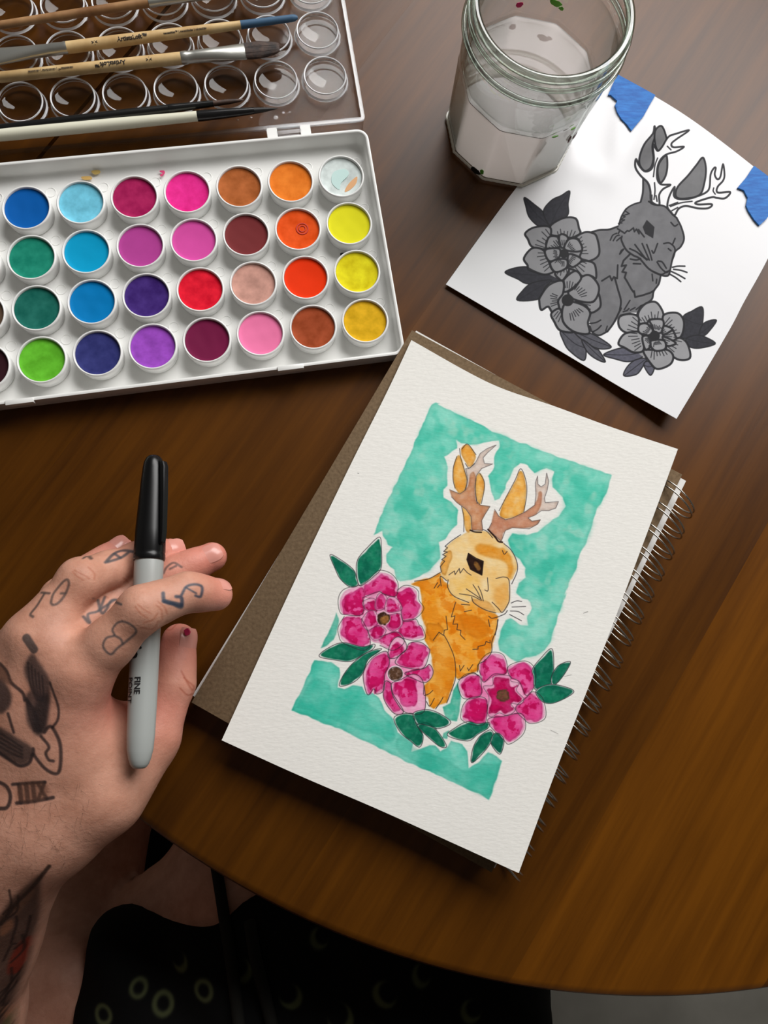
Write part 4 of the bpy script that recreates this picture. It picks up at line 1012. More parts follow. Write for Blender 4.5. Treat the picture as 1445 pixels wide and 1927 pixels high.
T3 = Cc([(232, 1105), (300, 1098), (380, 1110), (440, 1160), (452, 1240), (430, 1325), (490, 1335), (560, 1310), (640, 1320), (668, 1385), (720, 1372), (780, 1420), (830, 1520), (900, 1600), (940, 1700), (1000, 1750), (1076, 1798)]) + D([(140, 1265), (200, 1245), (270, 1215), (310, 1218), (350, 1265), (400, 1240), (440, 1180), (520, 1202), (560, 1260), (570, 1388), (650, 1332), (720, 1260), (780, 1290), (826, 1330), (722, 1622), (360, 1450), (0, 1292)]) + Cc([(450, 1680), (42, 1520)])
T4 = D([(490, 740), (512, 860), (500, 960), (480, 1032), (400, 1022), (372, 930), (432, 900), (452, 800)])
T5 = D([(378, 1118), (420, 1100), (412, 1165), (372, 1155)])
teal = (86, 200, 172); teal2 = (34, 172, 142)
K.wash(T1, (146, 226, 206), (82, 204, 178), a=0.97, wob=1.3, smooth=False, cell=85, var=0.30, edge=0.16)
K.wash(T1, (44, 182, 154), (60, 194, 166), a=0.36, wob=1.5, smooth=False, cell=95, var=0.9, edge=0.1, cut=0.52, soft=7)
K.wash(T1, (182, 222, 202), (164, 224, 208), a=0.42, wob=1.5, smooth=False, cell=80, var=0.9, edge=0.0, cut=0.55, soft=7)
for T, c in ((T2, (112, 205, 182)), (T4, (104, 204, 178)), (T5, (120, 210, 186))):
    K.wash(T, c, (66, 186, 158), a=0.95, wob=1.0, smooth=False, cell=30, var=0.4, edge=0.2)
K.wash(T3, (128, 222, 202), (62, 196, 170), a=0.97, wob=1.3, smooth=False, cell=70, var=0.35, edge=0.22)
K.wash(Cc([(80, 1480), (230, 1250), (330, 1290), (400, 1380), (560, 1440), (700, 1470), (840, 1590), (930, 1740), (800, 1760), (500, 1640), (250, 1540)]), (44, 186, 160), (70, 196, 170), a=0.4, wob=3, cell=40, var=0.6, edge=0.3, soft=3)
K.wash(D([(40, 1150), (250, 1260), (420, 1330), (560, 1400), (700, 1360), (800, 1390), (710, 1600), (400, 1450), (60, 1290)]), (40, 172, 146), (76, 192, 166), a=0.4, wob=3, cell=40, var=0.6, edge=0.3, soft=3)
# --- rabbit
O1, O2, O3 = (252, 184, 80), (244, 152, 30), (228, 116, 6)
bodyp = Cc([(1052, 445), (1150, 412), (1240, 392), (1300, 355)]) + D([(380, -20), (430, 10), (500, 70), (600, 105), (720, 185), (788, 240), (782, 340), (752, 450), (730, 520), (660, 592), (640, 650), (560, 690), (490, 718), (468, 695), (440, 800), (402, 893), (350, 902), (312, 945), (274, 922), (268, 852), (234, 842), (232, 765), (288, 702), (304, 640), (288, 522), (240, 422), (245, 332), (214, 242), (213, 90), (200, 20)]) 
K.wash(bodyp, O1, O2, a=0.96, smooth=False, wob=1.2, cell=45, var=0.35, edge=0.25)
K.wash(bodyp, O3, (238, 144, 30), a=0.7, smooth=False, wob=1, cell=70, var=0.6, edge=0.2, cut=0.48, soft=4)
K.wash(D([(500, 240), (640, 240), (700, 280), (712, 380), (640, 420), (560, 390), (510, 330)]), (226, 122, 12), (234, 142, 30), a=0.8, wob=3, cell=30, var=0.4, edge=0.2, soft=3)
K.wash(D([(250, 300), (330, 290), (380, 330), (300, 420), (260, 400)]), (226, 130, 20), O2, a=0.7, wob=3, cell=30, edge=0.4)
K.wash(D([(310, 430), (380, 400), (440, 520), (455, 680), (420, 790), (320, 830), (310, 640)]), (230, 132, 20), (244, 172, 70), a=0.5, wob=3, cell=40, edge=0.15, soft=5)
headp = B([(330, 825), (225, 910), (205, 1000), (185, 1050), (192, 1110), (222, 1150), (245, 1162), (246, 1210), (290, 1270), (380, 1305), (412, 1292), (460, 1342), (540, 1372), (580, 1382), (625, 1378), (668, 1322), (680, 1270), (676, 1165), (702, 1140), (732, 1080), (728, 1010), (690, 935), (636, 882), (520, 802), (400, 802)])
K.wash(headp, (250, 222, 165), (244, 196, 118), a=0.96, wob=1, cell=50, var=0.3, edge=0.15)
K.wash(B([(430, 905), (500, 888), (580, 912), (645, 920), (690, 985), (706, 1080), (684, 1140), (662, 1120), (655, 1030), (570, 985), (480, 968), (436, 942)]), (228, 140, 30), (240, 165, 60), a=0.85, wob=2, cell=30, edge=0.2, soft=3)
K.wash(B([(200, 1000), (240, 940), (270, 960), (250, 1040), (225, 1110), (192, 1090)]), (236, 160, 60), (244, 180, 90), a=0.8, wob=2, cell=30, edge=0.35)
K.wash(B([(250, 1160), (330, 1120), (440, 1120), (480, 1240), (440, 1300), (330, 1280), (270, 1230)]), (246, 196, 100), (250, 215, 150), a=0.7, wob=2, cell=30, edge=0.05, soft=6)
K.wash(B([(590, 1190), (660, 1160), (676, 1270), (620, 1372), (560, 1300), (570, 1230)]), (236, 170, 80), (240, 180, 95), a=0.75, wob=2, cell=30, edge=0.08, soft=5)
K.wash(B([(410, 1285), (520, 1300), (580, 1370), (500, 1355), (430, 1320)]), (232, 160, 70), (240, 175, 90), a=0.7, wob=1.5, cell=30, edge=0.3)
for E, q in (([(305, 262), (332, 270), (360, 370), (374, 440), (360, 505), (322, 526), (292, 490), (276, 420), (280, 340)], 0), ([(330, 205), (380, 176), (438, 250), (420, 310), (390, 338), (362, 310), (338, 260)], 0), ([(466, 380), (494, 425), (498, 500), (470, 598), (446, 590), (436, 500), (440, 420)], 0),
             ([(760, 362), (794, 440), (798, 540), (780, 655), (700, 700), (626, 704), (612, 655), (662, 540), (722, 430)], 0), ([(342, 622), (400, 662), (408, 780), (372, 798), (352, 700)], 0)):
    K.wash(B(E), (248, 192, 100), (236, 158, 56), a=0.95, wob=1, cell=25, var=0.4, edge=0.35)
antL = B([(250, 500), (325, 530), (368, 500), (380, 420), (365, 350), (388, 348), (430, 318), (470, 240), (520, 205), (585, 180), (522, 236), (490, 272), (500, 312), (560, 316), (480, 348), (442, 400), (432, 480), (442, 580), (470, 610), (540, 620), (502, 680), (480, 720), (488, 792), (410, 790), (404, 692), (368, 640), (300, 590), (265, 552)])
antR = B([(572, 640), (603, 690), (650, 715), (700, 702), (790, 660), (860, 610), (868, 540), (864, 450), (880, 402), (882, 460), (905, 480), (934, 460), (945, 380), (960, 440), (950, 500), (930, 560), (935, 592), (1030, 585), (1010, 632), (960, 650), (908, 650), (862, 682), (812, 702), (840, 726), (900, 715), (880, 747), (820, 780), (700, 772), (650, 792), (620, 870), (545, 802), (528, 785), (550, 740)])
K.wash(antL, (232, 214, 202), (222, 200, 186), a=0.9, wob=0.6, smooth=False, cell=20, edge=0.3)
K.wash(antR, (232, 214, 202), (222, 200, 186), a=0.9, wob=0.6, smooth=False, cell=20, edge=0.3)
mL, mR = K.mask(K.P(antL, smooth=False)), K.mask(K.P(antR, smooth=False))
K.wash(B([(240, 480), (330, 520), (380, 470), (395, 390), (425, 370), (440, 420), (430, 480), (445, 590), (545, 620), (500, 700), (495, 800), (400, 800), (380, 650), (250, 560)]), (218, 162, 120), (200, 134, 94), a=0.92, wob=1, cell=25, edge=0.3, within=mL)
K.wash(B([(540, 640), (640, 700), (700, 690), (860, 600), (885, 520), (910, 515), (905, 600), (870, 690), (905, 715), (870, 760), (650, 800), (620, 880), (520, 790)]), (216, 156, 122), (198, 132, 102), a=0.92, wob=1, cell=25, edge=0.3, within=mR)
K.wash(B([(385, 955), (440, 990), (492, 1012), (482, 1112), (400, 1070), (374, 1000)]), (36, 22, 18), (50, 30, 22), a=1.0, var=0.05, smooth=False, wob=0.6, cell=15, edge=0.3)
K.wash(B([(428, 1020), (460, 1036), (464, 1076), (442, 1068), (424, 1046)]), (190, 136, 64), (140, 92, 44), a=0.9, cell=10, edge=0.3)
# --- flowers
LP, LP2, CR1, CR2 = (252, 194, 220), (246, 156, 200), (238, 84, 158), (224, 40, 124)
def petal(P, zf, c, k=0.9, dark=CR1, dark2=CR2, cut=0.0, lightc=LP):
    K.wash(zf(P), lightc, LP2, a=0.95, wob=0.8, cell=25, var=0.3, edge=0.22)
    q = np.array(P, float); cc = np.array(c, float); mid = q.mean(0)
    anchor = mid * 0.7 + cc * 0.3
    K.wash(zf([tuple(v) for v in anchor + (q - anchor) * k]), dark, dark2, a=0.88, wob=3.2, cell=34, var=0.35, edge=0.35, soft=1)
    K.wash(zf([tuple(v) for v in anchor + (q - anchor) * k * 0.9]), (214, 16, 100), (192, 2, 80), a=0.85, wob=3, cell=46, var=0.4, edge=0.35, cut=0.48)
    return P
INKC = (48, 38, 46)
f1c, f2c, f3c = (818, 738), (920, 1210), (828, 838)
F1 = [[(640, 465), (700, 420), (750, 370), (800, 345), (880, 372), (930, 430), (940, 490), (915, 560), (820, 540), (780, 520), (650, 570)], [(640, 465), (500, 500), (450, 580), (465, 690), (520, 710), (630, 715), (660, 660), (650, 570)], [(500, 722), (450, 810), (455, 880), (490, 940), (650, 1000), (712, 950), (690, 840), (640, 740)],
      [(930, 510), (990, 470), (1060, 480), (1105, 520), (1110, 590), (1150, 660), (1080, 740), (980, 760), (960, 640)], [(980, 760), (1080, 745), (1110, 790), (1135, 810), (1160, 900), (1060, 920), (940, 890)], [(790, 890), (930, 850), (990, 930), (900, 1000), (790, 960)]]
for zf_, c_, r_ in ((Cc, f1c, 215), (Cc, f2c, 150), (D, f3c, 200)):
    K.wash(zf_([(c_[0] + r_ * math.cos(t), c_[1] + r_ * math.sin(t)) for t in np.linspace(0, 6.283, 16, endpoint=False)]), LP, (240, 120, 178), a=0.95, wob=1)
for P in F1: petal(P, Cc, f1c)
for P in ([(640, 600), (740, 570), (770, 670), (680, 672)], [(760, 560), (800, 520), (850, 570), (820, 660), (750, 662)], [(860, 560), (930, 570), (980, 660), (880, 690), (830, 662)], [(640, 740), (690, 680), (752, 680), (770, 780), (690, 840), (640, 790)], [(700, 840), (780, 800), (842, 840), (800, 910), (740, 925), (700, 880)], [(860, 720), (960, 700), (980, 790), (900, 850), (840, 800)]):
    petal(P, Cc, f1c, 0.86, (236, 96, 166), (220, 52, 132)); K.line(Cc(P), 1.1, INKC, 0.55, closed=True)
F2 = [[(960, 1050), (1015, 1000), (1040, 950), (1130, 940), (1200, 990), (1210, 1030), (1160, 1160), (1030, 1162), (920, 1120)], [(880, 950), (940, 895), (1000, 930), (1015, 1000), (960, 1050), (910, 1080), (858, 1062)], [(1000, 1205), (1160, 1165), (1210, 1130), (1242, 1190), (1222, 1250), (1170, 1285), (1100, 1262)], [(650, 1200), (720, 1080), (840, 1018), (872, 1110), (832, 1220), (822, 1350), (760, 1382), (738, 1338), (690, 1390), (660, 1322)],
      [(830, 1280), (880, 1290), (900, 1380), (990, 1530), (910, 1547), (822, 1420)], [(890, 1290), (960, 1262), (1080, 1212), (1160, 1290), (1165, 1530), (1010, 1540), (922, 1440), (890, 1362)]]
for i, P in enumerate(F2): petal(P, Cc, f2c, 0.90 if i not in (1, 5) else 0.72)
F3 = [[(650, 610), (700, 542), (760, 520), (830, 540), (860, 620), (842, 680), (760, 682), (690, 740), (665, 690)], [(870, 622), (990, 585), (1060, 640), (1062, 760), (1000, 840), (950, 740), (880, 700)], [(500, 742), (560, 680), (650, 690), (670, 760), (660, 842), (545, 862), (505, 800)], [(518, 982), (540, 900), (600, 852), (700, 860), (712, 960), (690, 1050), (600, 1052), (530, 1020)],
      [(720, 1010), (830, 990), (960, 970), (995, 1050), (970, 1130), (875, 1195), (830, 1160), (740, 1070)], [(920, 930), (1000, 852), (1050, 810), (1120, 860), (1140, 1000), (1040, 1045), (980, 1010)]]
for P in F3: petal(P, D, f3c, 0.92)
in3 = [(680, 770), (750, 760), (760, 690), (880, 690), (890, 730), (950, 745), (930, 800), (985, 862), (960, 905), (890, 900), (920, 950), (860, 990), (800, 970), (740, 1000), (710, 960), (722, 850)]
petal(in3, D, f3c, 0.88, (206, 16, 96), (186, 6, 78))
def ell(c, rx, ry): return [(c[0] + rx * math.cos(t), c[1] + ry * math.sin(t)) for t in np.linspace(0, 2 * math.pi, 14, endpoint=False)]
K.fill(Cc(ell(f1c, 62, 62)), (240, 190, 212)); K.wash(Cc(ell(f1c, 54, 54)), (70, 44, 30), (60, 34, 24), a=0.97, cell=8, edge=0.3); K.wash(Cc([(790, 740), (850, 720), (860, 760), (820, 785)]), (196, 136, 70), (150, 96, 50), a=0.9, cell=8)
K.fill(Cc(ell(f2c, 70, 70)), (246, 226, 232)); K.wash(Cc(ell(f2c, 58, 56)), (110, 76, 54), (84, 56, 40), a=0.97, cell=8, edge=0.4); K.line(Cc(ell(f2c, 60, 58)), 1.3, INKC, 0.8, closed=True)
K.wash(D(ell(f3c, 52, 48)), (128, 90, 62), (100, 68, 48), a=0.97, cell=8, edge=0.5); K.line(D(ell(f3c, 54, 50)), 1.1, (180, 40, 90), 0.8, closed=True)
# --- leaves
def leaf(P, zf, k=0.93):
    q = np.array(P, float); mid = q.mean(0)
    K.fill(zf(P), (240, 239, 233))
    K.wash(zf([tuple(v) for v in mid + (q - mid) * k]), (24, 132, 98), (10, 104, 80), a=0.98, wob=1.2, cell=22, var=0.25, edge=0.2)
    K.line(zf(P), 1.3, INKC, 0.85, closed=True)
for P in ([(365, 200), (440, 230), (560, 320), (592, 400), (600, 460), (530, 470), (450, 400), (410, 320)], [(785, 48), (802, 150), (800, 310), (740, 380), (680, 430), (615, 460), (590, 350), (600, 240), (680, 140)]): leaf(P, Cc)
for P in ([(272, 1060), (360, 985), (480, 945), (640, 980), (742, 958), (730, 1000), (640, 1050), (540, 1105), (400, 1092)], [(447, 1314), (480, 1220), (560, 1120), (680, 1030), (805, 998), (690, 1090), (640, 1210), (560, 1285)]): leaf(P, Cc)
leaf([(8, 1000), (150, 975), (170, 1050), (225, 1140), (200, 1228), (130, 1182), (50, 1112)], D); leaf([(150, 975), (250, 945), (345, 972), (435, 1042), (340, 1088), (200, 1070)], D); leaf([(180, 1060), (240, 1060), (325, 1098), (402, 1218), (350, 1222), (240, 1132)], D)
for P in ([(410, 1140), (470, 1080), (560, 1035), (640, 1052), (722, 1042), (715, 1085), (640, 1130), (560, 1182)], [(588, 1342), (600, 1240), (650, 1150), (730, 1098), (757, 1140), (720, 1220), (640, 1312)], [(738, 1200), (760, 1128), (802, 1128), (837, 1180), (805, 1282)], [(1050, 640), (1110, 560), (1198, 485), (1212, 640), (1195, 740), (1150, 792), (1070, 792), (1060, 700)],
          [(1198, 685), (1250, 610), (1338, 583), (1290, 680), (1222, 757), (1195, 750)], [(1075, 810), (1150, 760), (1250, 760), (1365, 810), (1222, 892), (1130, 887)]): leaf(P, D)
K.line(D([(155, 990), (175, 1060), (225, 1140)]), 1.4, (8, 70, 56), 0.9); K.line(D([(175, 1062), (250, 1045), (330, 1090)]), 1.4, (8, 70, 56), 0.8)
# --- ink lines
I = (44, 38, 44)
for P in F1: K.line(Cc([tuple(np.array(f1c) + (np.array(v) - f1c) * 1.04) for v in P]), 1.2, I, 0.75, closed=False)
for P in F2: K.line(Cc([tuple(v) for v in P]), 1.3, I, 0.8, closed=True)
for P in F3: K.line(D([tuple(np.array(f3c) + (np.array(v) - f3c) * 1.03) for v in P]), 1.2, I, 0.75, closed=True)
K.line(D(in3), 1.1, I, 0.6, closed=True)
for k in ([(690, 1312), (730, 1296), (767, 1300)], [(697, 1340), (795, 1336)], [(685, 1368), (740, 1372), (782, 1396)], [(680, 1393), (765, 1438)], [(370, 1210), (430, 1250), (472, 1280)], [(418, 1180), (450, 1230), (480, 1292)], [(455, 1190), (478, 1240), (492, 1296)],
          [(320, 1245), (410, 1260), (472, 1290)], [(335, 1320), (395, 1325)], [(355, 1373), (408, 1362)], [(555, 1305), (600, 1350), (628, 1378), (668, 1320), (680, 1270), (676, 1150), (640, 1125), (582, 1136)], [(522, 1130), (526, 1220), (502, 1218)], [(408, 1268), (425, 1310), (500, 1358), (582, 1382)], [(530, 1405), (560, 1420), (640, 1392), (664, 1365)],
          [(638, 885), (690, 932), (730, 1010), (734, 1085), (695, 1175)], [(240, 1145), (238, 1200), (282, 1262), (388, 1308)], [(330, 822), (262, 868), (218, 905)], [(628, 935), (642, 962), (662, 942)], [(185, 1092), (100, 1138), (0, 1155)], [(140, 1205), (165, 1165)], [(165, 1200), (180, 1180)], [(190, 1190), (185, 1120), (230, 1152)], [(490, 785), (520, 800), (560, 845)], [(598, 1430), (585, 1500), (578, 1540)], [(528, 1430), (538, 1480)]):
    K.line(B(k), 1.5, I, 0.9)
for k in ([(218, 905), (236, 916), (208, 942), (236, 946), (200, 965), (226, 976), (194, 1000), (216, 1012), (184, 1050), (192, 1090)], [(245, 1110), (285, 1082), (290, 1108), (320, 1064), (326, 1098), (350, 1064), (378, 1095), (405, 1112)]):
    K.line(B(k), 1.5, I, 0.9, smooth=False)
for k in ([(470, 135), (438, 245), (466, 236), (450, 300), (486, 298), (480, 342), (510, 346), (506, 380), (542, 416)], [(398, 238), (410, 340), (385, 345), (380, 385), (345, 360), (302, 420)], [(600, 490), (640, 488), (640, 468), (692, 456), (700, 430), (732, 442), (730, 420)], [(500, 610), (505, 655), (535, 610)], [(560, 630), (570, 650), (600, 605)]):
    K.line(D(k), 1.4, I, 0.9, smooth=False)
for k in ([(385, 385), (420, 450), (462, 560), (470, 700), (440, 800), (404, 894)], [(250, 884), (275, 918), (310, 860)], [(232, 840), (270, 825), (298, 800)], [(320, 940), (360, 880), (376, 850)], [(788, 265), (780, 340), (745, 430), (742, 510), (690, 575), (640, 605), (636, 660)], [(490, 718), (520, 705), (600, 665), (640, 690)], [(232, 765), (228, 830)]):
    K.line(D(k), 1.4, I, 0.9)
for P in (antL, antR): K.line(P, 1.1, I, 0.7, smooth=False)
for E in ([(303, 262), (278, 340), (276, 430), (290, 490)], [(322, 205), (330, 270), (360, 370), (376, 440), (360, 505)], [(338, 210), (380, 174), (440, 250)], [(430, 310), (390, 345), (362, 312)], [(466, 380), (498, 440), (498, 500), (478, 600)], [(440, 420), (434, 500), (448, 600)], [(605, 650), (662, 540), (720, 430), (760, 350), (798, 440), (802, 540), (782, 660)], [(336, 620), (352, 700), (352, 802)]):
    K.line(B(E), 1.3, I, 0.85)
K.line(B([(398, 790), (430, 802), (478, 805)]), 3.0, (40, 28, 24), 0.95); K.line(B([(525, 785), (575, 838), (600, 870), (628, 876)]), 3.4, (44, 24, 20), 0.95)
K.line(B([(385, 955), (440, 990), (492, 1012), (482, 1112), (400, 1070), (374, 1000)]), 1.6, (30, 22, 20), 0.95, closed=True, smooth=False)
# pencil and paint specks in the margin
for a_, b_, c_ in (((1211, 1088), (1218, 1083), 1.0), ((1098, 1154), (1106, 1151), 1.2), ((1062, 1273), (1075, 1270), 0.8), ((673, 890.5), (675, 891), 1.6), ((1036, 1374), (1050, 1381), 0.8)):
    K.line([a_, b_], c_, (120, 118, 116), 0.8)
for k in range(1):
    n = fbm(PH, PW, 6, 77, 3)[..., None]; K.C = K.C * (0.985 + 0.03 * n)
wc_m = image_mat('watercolor_paper', K.image('watercolor_pigment'), 0.85, 0.08, None)
n, l, b = nodes(wc_m)
tc = n.new('ShaderNodeTexCoord'); mp = n.new('ShaderNodeMapping'); no = n.new('ShaderNodeTexNoise'); bp = n.new('ShaderNodeBump')
mp.inputs['Rotation'].default_value = (0, 0, 0.42); mp.inputs['Scale'].default_value = (0.55, 1.6, 1.0)
no.inputs['Scale'].default_value = 520; no.inputs['Detail'].default_value = 3; bp.inputs['Strength'].default_value = 0.2; bp.inputs['Distance'].default_value = 0.0006
l.new(tc.outputs['Object'], mp.inputs[0]); l.new(mp.outputs[0], no.inputs['Vector']); l.new(no.outputs[0], bp.inputs['Height']); l.new(bp.outputs[0], b.inputs['Normal'])
pnt = link('watercolor_painting', PNT.mesh('watercolor_painting'), wc_m, None, sharp=60)
tag(pnt, 'finished watercolour of an orange antlered rabbit with pink flowers on teal, lying on the sketchbook', 'painting')

# ------------------------------------------------------------------ marker pen held in the hand
MP0, MP1 = at(290, 857, 0.034), at(262, 1446, 0.046)
mk = empty('marker_pen', tuple((MP0 + MP1) / 2), 'grey marker pen with a black clip cap, held between the fingers of the tattooed hand', 'marker')
ma, mside, mup, ML = axis_frame(MP0, MP1)      # axis from cap top towards the tail
barrel_m = mat('grey_barrel', lin(166, 170, 167), 0.38, 0.45)
noise_bump(barrel_m, 900, 0.05, 0.0002)
capm = mat('black_cap', lin(15, 15, 16), 0.3, 0.4)
noise_bump(capm, 120, 0.05, 0.0003)
rod('barrel', MP0, MP1, [(0.355, 0.0058), (0.358, 0.0062), (0.365, 0.00635), (0.42, 0.0063), (0.62, 0.0062), (0.82, 0.0060), (0.90, 0.0058), (0.945, 0.0054), (0.972, 0.0046), (0.988, 0.0038), (0.996, 0.0030), (1.0, 0.0022)], barrel_m, mk, 40)
cap = rod('cap', MP0, MP1, [(0.0, 0.0012), (0.004, 0.0026), (0.012, 0.0036), (0.022, 0.0042), (0.030, 0.0045), (0.045, 0.0048), (0.10, 0.0054), (0.18, 0.0060), (0.26, 0.0066), (0.330, 0.0069), (0.336, 0.0067), (0.340, 0.0069), (0.352, 0.0070), (0.358, 0.0067), (0.358, 0.0058)], capm, mk, 40)
cdir = mside * -0.80 + mup * 0.60
if (pj(MP0 + mside * 0.01) - pj(MP0))[0] > 0: cdir = mside * 0.80 + mup * 0.60
cdir /= np.linalg.norm(cdir); ctan = np.cross(ma, cdir)
rings = []
for t, off, th, wd in ((0.026, 0.0046, 0.0006, 0.0010), (0.032, 0.0062, 0.0014, 0.0013), (0.05, 0.0070, 0.0016, 0.0014), (0.15, 0.0078, 0.0014, 0.0014), (0.27, 0.0083, 0.0012, 0.0013), (0.305, 0.0080, 0.0010, 0.0012), (0.312, 0.0074, 0.0005, 0.0008)):
    c = MP0 + ma * (ML * t)
    rings.append([tuple(c + cdir * (off + th * u) + ctan * (wd * v)) for u, v in ((-0.7, -1), (0.7, -1), (1, -0.7), (1, 0.7), (0.7, 1), (-0.7, 1))])
link('clip', loft_mesh('clip', rings), capm, cap, sharp=35)
printm = mat('black_ink', lin(26, 26, 28), 0.5)
left = -1.0 if (pj(MP0 + mside * 0.01) - pj(MP0))[0] > 0 else 1.0
# lettering runs down the barrel, tops of the letters to the right
L_, R_ = mside * left, mside * -left       # towards picture left / right
def barrel_text(s, size, px, dy, shear=0.0, name='lettering'):
    q = at(px[0], px[1], 0.05); t = (q - MP0) @ ma
    wrap_text(s, size, MP0 + ma * t, ma, L_, mup, 0.0062, -dy, printm, mk, name, shear, 1.0, size * 0.02)
barrel_text('FINE', 0.0036, (262, 1289), 0.20)
barrel_text('POINT', 0.0036, (262, 1298), 0.78)
barrel_text('Sharpie', 0.0088, (268, 1176), 0.50, 0.25)

# ------------------------------------------------------------------ person: left hand, forearm, lap
def round_cone(P, a, b, r1, r2):
    ba = b - a; l2 = ba @ ba; rr = r1 - r2; a2 = l2 - rr * rr; il2 = 1.0 / l2
    pa = P - a.astype(np.float32); y = pa @ ba.astype(np.float32); z = y - l2
    x = pa * np.float32(l2) - y[..., None] * ba.astype(np.float32)
    x2 = np.einsum('...i,...i', x, x); y2 = y * y * l2; z2 = z * z * l2
    k = np.sign(rr) * rr * rr * x2
    d = (np.sqrt(np.maximum(x2 * a2 * il2, 0)) + y * rr) * il2 - r1
    c1 = np.sign(z) * a2 * z2 > k; c2 = np.sign(y) * a2 * y2 < k
    d = np.where(c1, np.sqrt(x2 + z2) * il2 - r2, np.where(c2, np.sqrt(x2 + y2) * il2 - r1, d))
    return d.astype(np.float32)
def smin(a, b, k):
    h = np.clip(0.5 + 0.5 * (b - a) / k, 0, 1)
    return b + (a - b) * h - k * h * (1 - h)
class Grid:
    def __init__(s, lo, hi, h):
        s.lo, s.h = np.asarray(lo, float), h
        s.n = np.ceil((np.asarray(hi) - s.lo) / h).astype(int) + 1
        s.D = np.full(s.n, 0.05, np.float32)
    def sub(s, pts, pad):
        pts = np.asarray(pts); i0 = np.clip(((pts.min(0) - pad - s.lo) / s.h).astype(int), 0, s.n - 1); i1 = np.clip(((pts.max(0) + pad - s.lo) / s.h).astype(int) + 1, 1, s.n)
        sl = tuple(slice(a, b) for a, b in zip(i0, i1))
        ax = [(s.lo[i] + s.h * np.arange(i0[i], i1[i])).astype(np.float32) for i in range(3)]
        return sl, np.stack(np.meshgrid(*ax, indexing='ij'), -1)
    def chain(s, J, k=0.004, pad=0.03):
        """J: list of (point, radius): a chain of tapered limbs, returned over its own box"""
        pts = np.array([p for p, r in J]); R = max(r for p, r in J)
        sl, P = s.sub(pts, R + pad)
        d = None
        for (a, ra), (b, rb) in zip(J[:-1], J[1:]):
            e = round_cone(P, np.asarray(a), np.asarray(b), ra, rb)
            d = e if d is None else smin(d, e, k)
        return sl, d
    def add(s, J, k_in=0.004, k_out=0.008, pad=0.03):
        sl, d = s.chain(J, k_in, pad); s.D[sl] = smin(s.D[sl], d, k_out)
    def nets(s):
        D = s.D; ins = D < 0
        c = [D[dx:D.shape[0] - 1 + dx, dy:D.shape[1] - 1 + dy, dz:D.shape[2] - 1 + dz] for dx in (0, 1) for dy in (0, 1) for dz in (0, 1)]
        cnt = sum((q < 0).astype(np.int8) for q in c)
        act = (cnt > 0) & (cnt < 8)
        idx = -np.ones(act.shape, np.int64); I = np.argwhere(act); idx[act] = np.arange(len(I))
        v = np.stack([q[act] for q in c], -1).astype(float)
        off = np.array([(dx, dy, dz) for dx in (0, 1) for dy in (0, 1) for dz in (0, 1)], float)
        acc = np.zeros((len(I), 3)); n = np.zeros(len(I))
        for a in range(8):
            for b in range(a + 1, 8):
                if np.abs(off[a] - off[b]).sum() != 1: continue
                m = (v[:, a] < 0) != (v[:, b] < 0)
                t = np.where(m, v[:, a] / np.where(m, v[:, a] - v[:, b], 1), 0)
                acc += np.where(m[:, None], off[a] + (off[b] - off[a]) * t[:, None], 0); n += m
        V = s.lo + s.h * (I + acc / n[:, None])
        Fq = []
        for ax in range(3):
            u, w_ = (ax + 1) % 3, (ax + 2) % 3
            A = [slice(0, -1) if i == ax else slice(1, -1) for i in range(3)]
            Bs = [slice(1, None) if i == ax else slice(1, -1) for i in range(3)]
            i0, i1 = ins[tuple(A)], ins[tuple(Bs)]
            E = np.argwhere(i0 != i1); 
            if not len(E): continue
            fl_ = i0[tuple(E.T)]
            base = E.copy(); base[:, u] += 1; base[:, w_] += 1
            def g(du, dw):
                q = base.copy(); q[:, u] -= du; q[:, w_] -= dw
                return idx[tuple(q.T)]
            q = np.stack([g(1, 1), g(0, 1), g(0, 0), g(1, 0)], -1)
            q[~fl_] = q[~fl_][:, ::-1]
            Fq.append(q)
        Fq = np.vstack(Fq); Fq = Fq[(Fq >= 0).all(1)]
        return V, Fq
J3 = lambda x, y, z: at(x, y, z)
# joints: photo pixel and height of every knuckle
INDEX = [(J3(152, 1268, .049), .0120), (J3(268, 1146, .0590), .0093), (J3(352, 1114, .0500), .0079), (J3(407, 1119, .0410), .0071)]
MIDDLE = [(J3(102, 1218, .0465), .0118), (J3(236, 1117, .0240), .0091), (J3(330, 1079, .0195), .0079), (J3(399, 1048, .0160), .0070)]
RING = [(J3(68, 1204, .0460), .0116), (J3(152, 1092, .0450), .0092), (J3(258, 1054, .0225), .0079), (J3(323, 1038, .0135), .0068)]
PINKY = [(J3(38, 1236, .036), .0105), (J3(116, 1124, .0290), .0082), (J3(170, 1074, .0175), .0070), (J3(227, 1034, .0105), .0063)]
THUMB = [(J3(190, 1490, .026), .0165), (J3(286, 1378, .0200), .0118), (J3(324, 1286, .0200), .0098), (J3(337, 1206, .0190), .0080)]
WR = [J3(95, 1540, .022), J3(20, 1560, .018), J3(-50, 1575, .012)]
ELB = J3(-210, 2250, -0.075)
gr = Grid((-0.275, -0.30, -0.135), (-0.025, 0.045, 0.085), 0.00095)
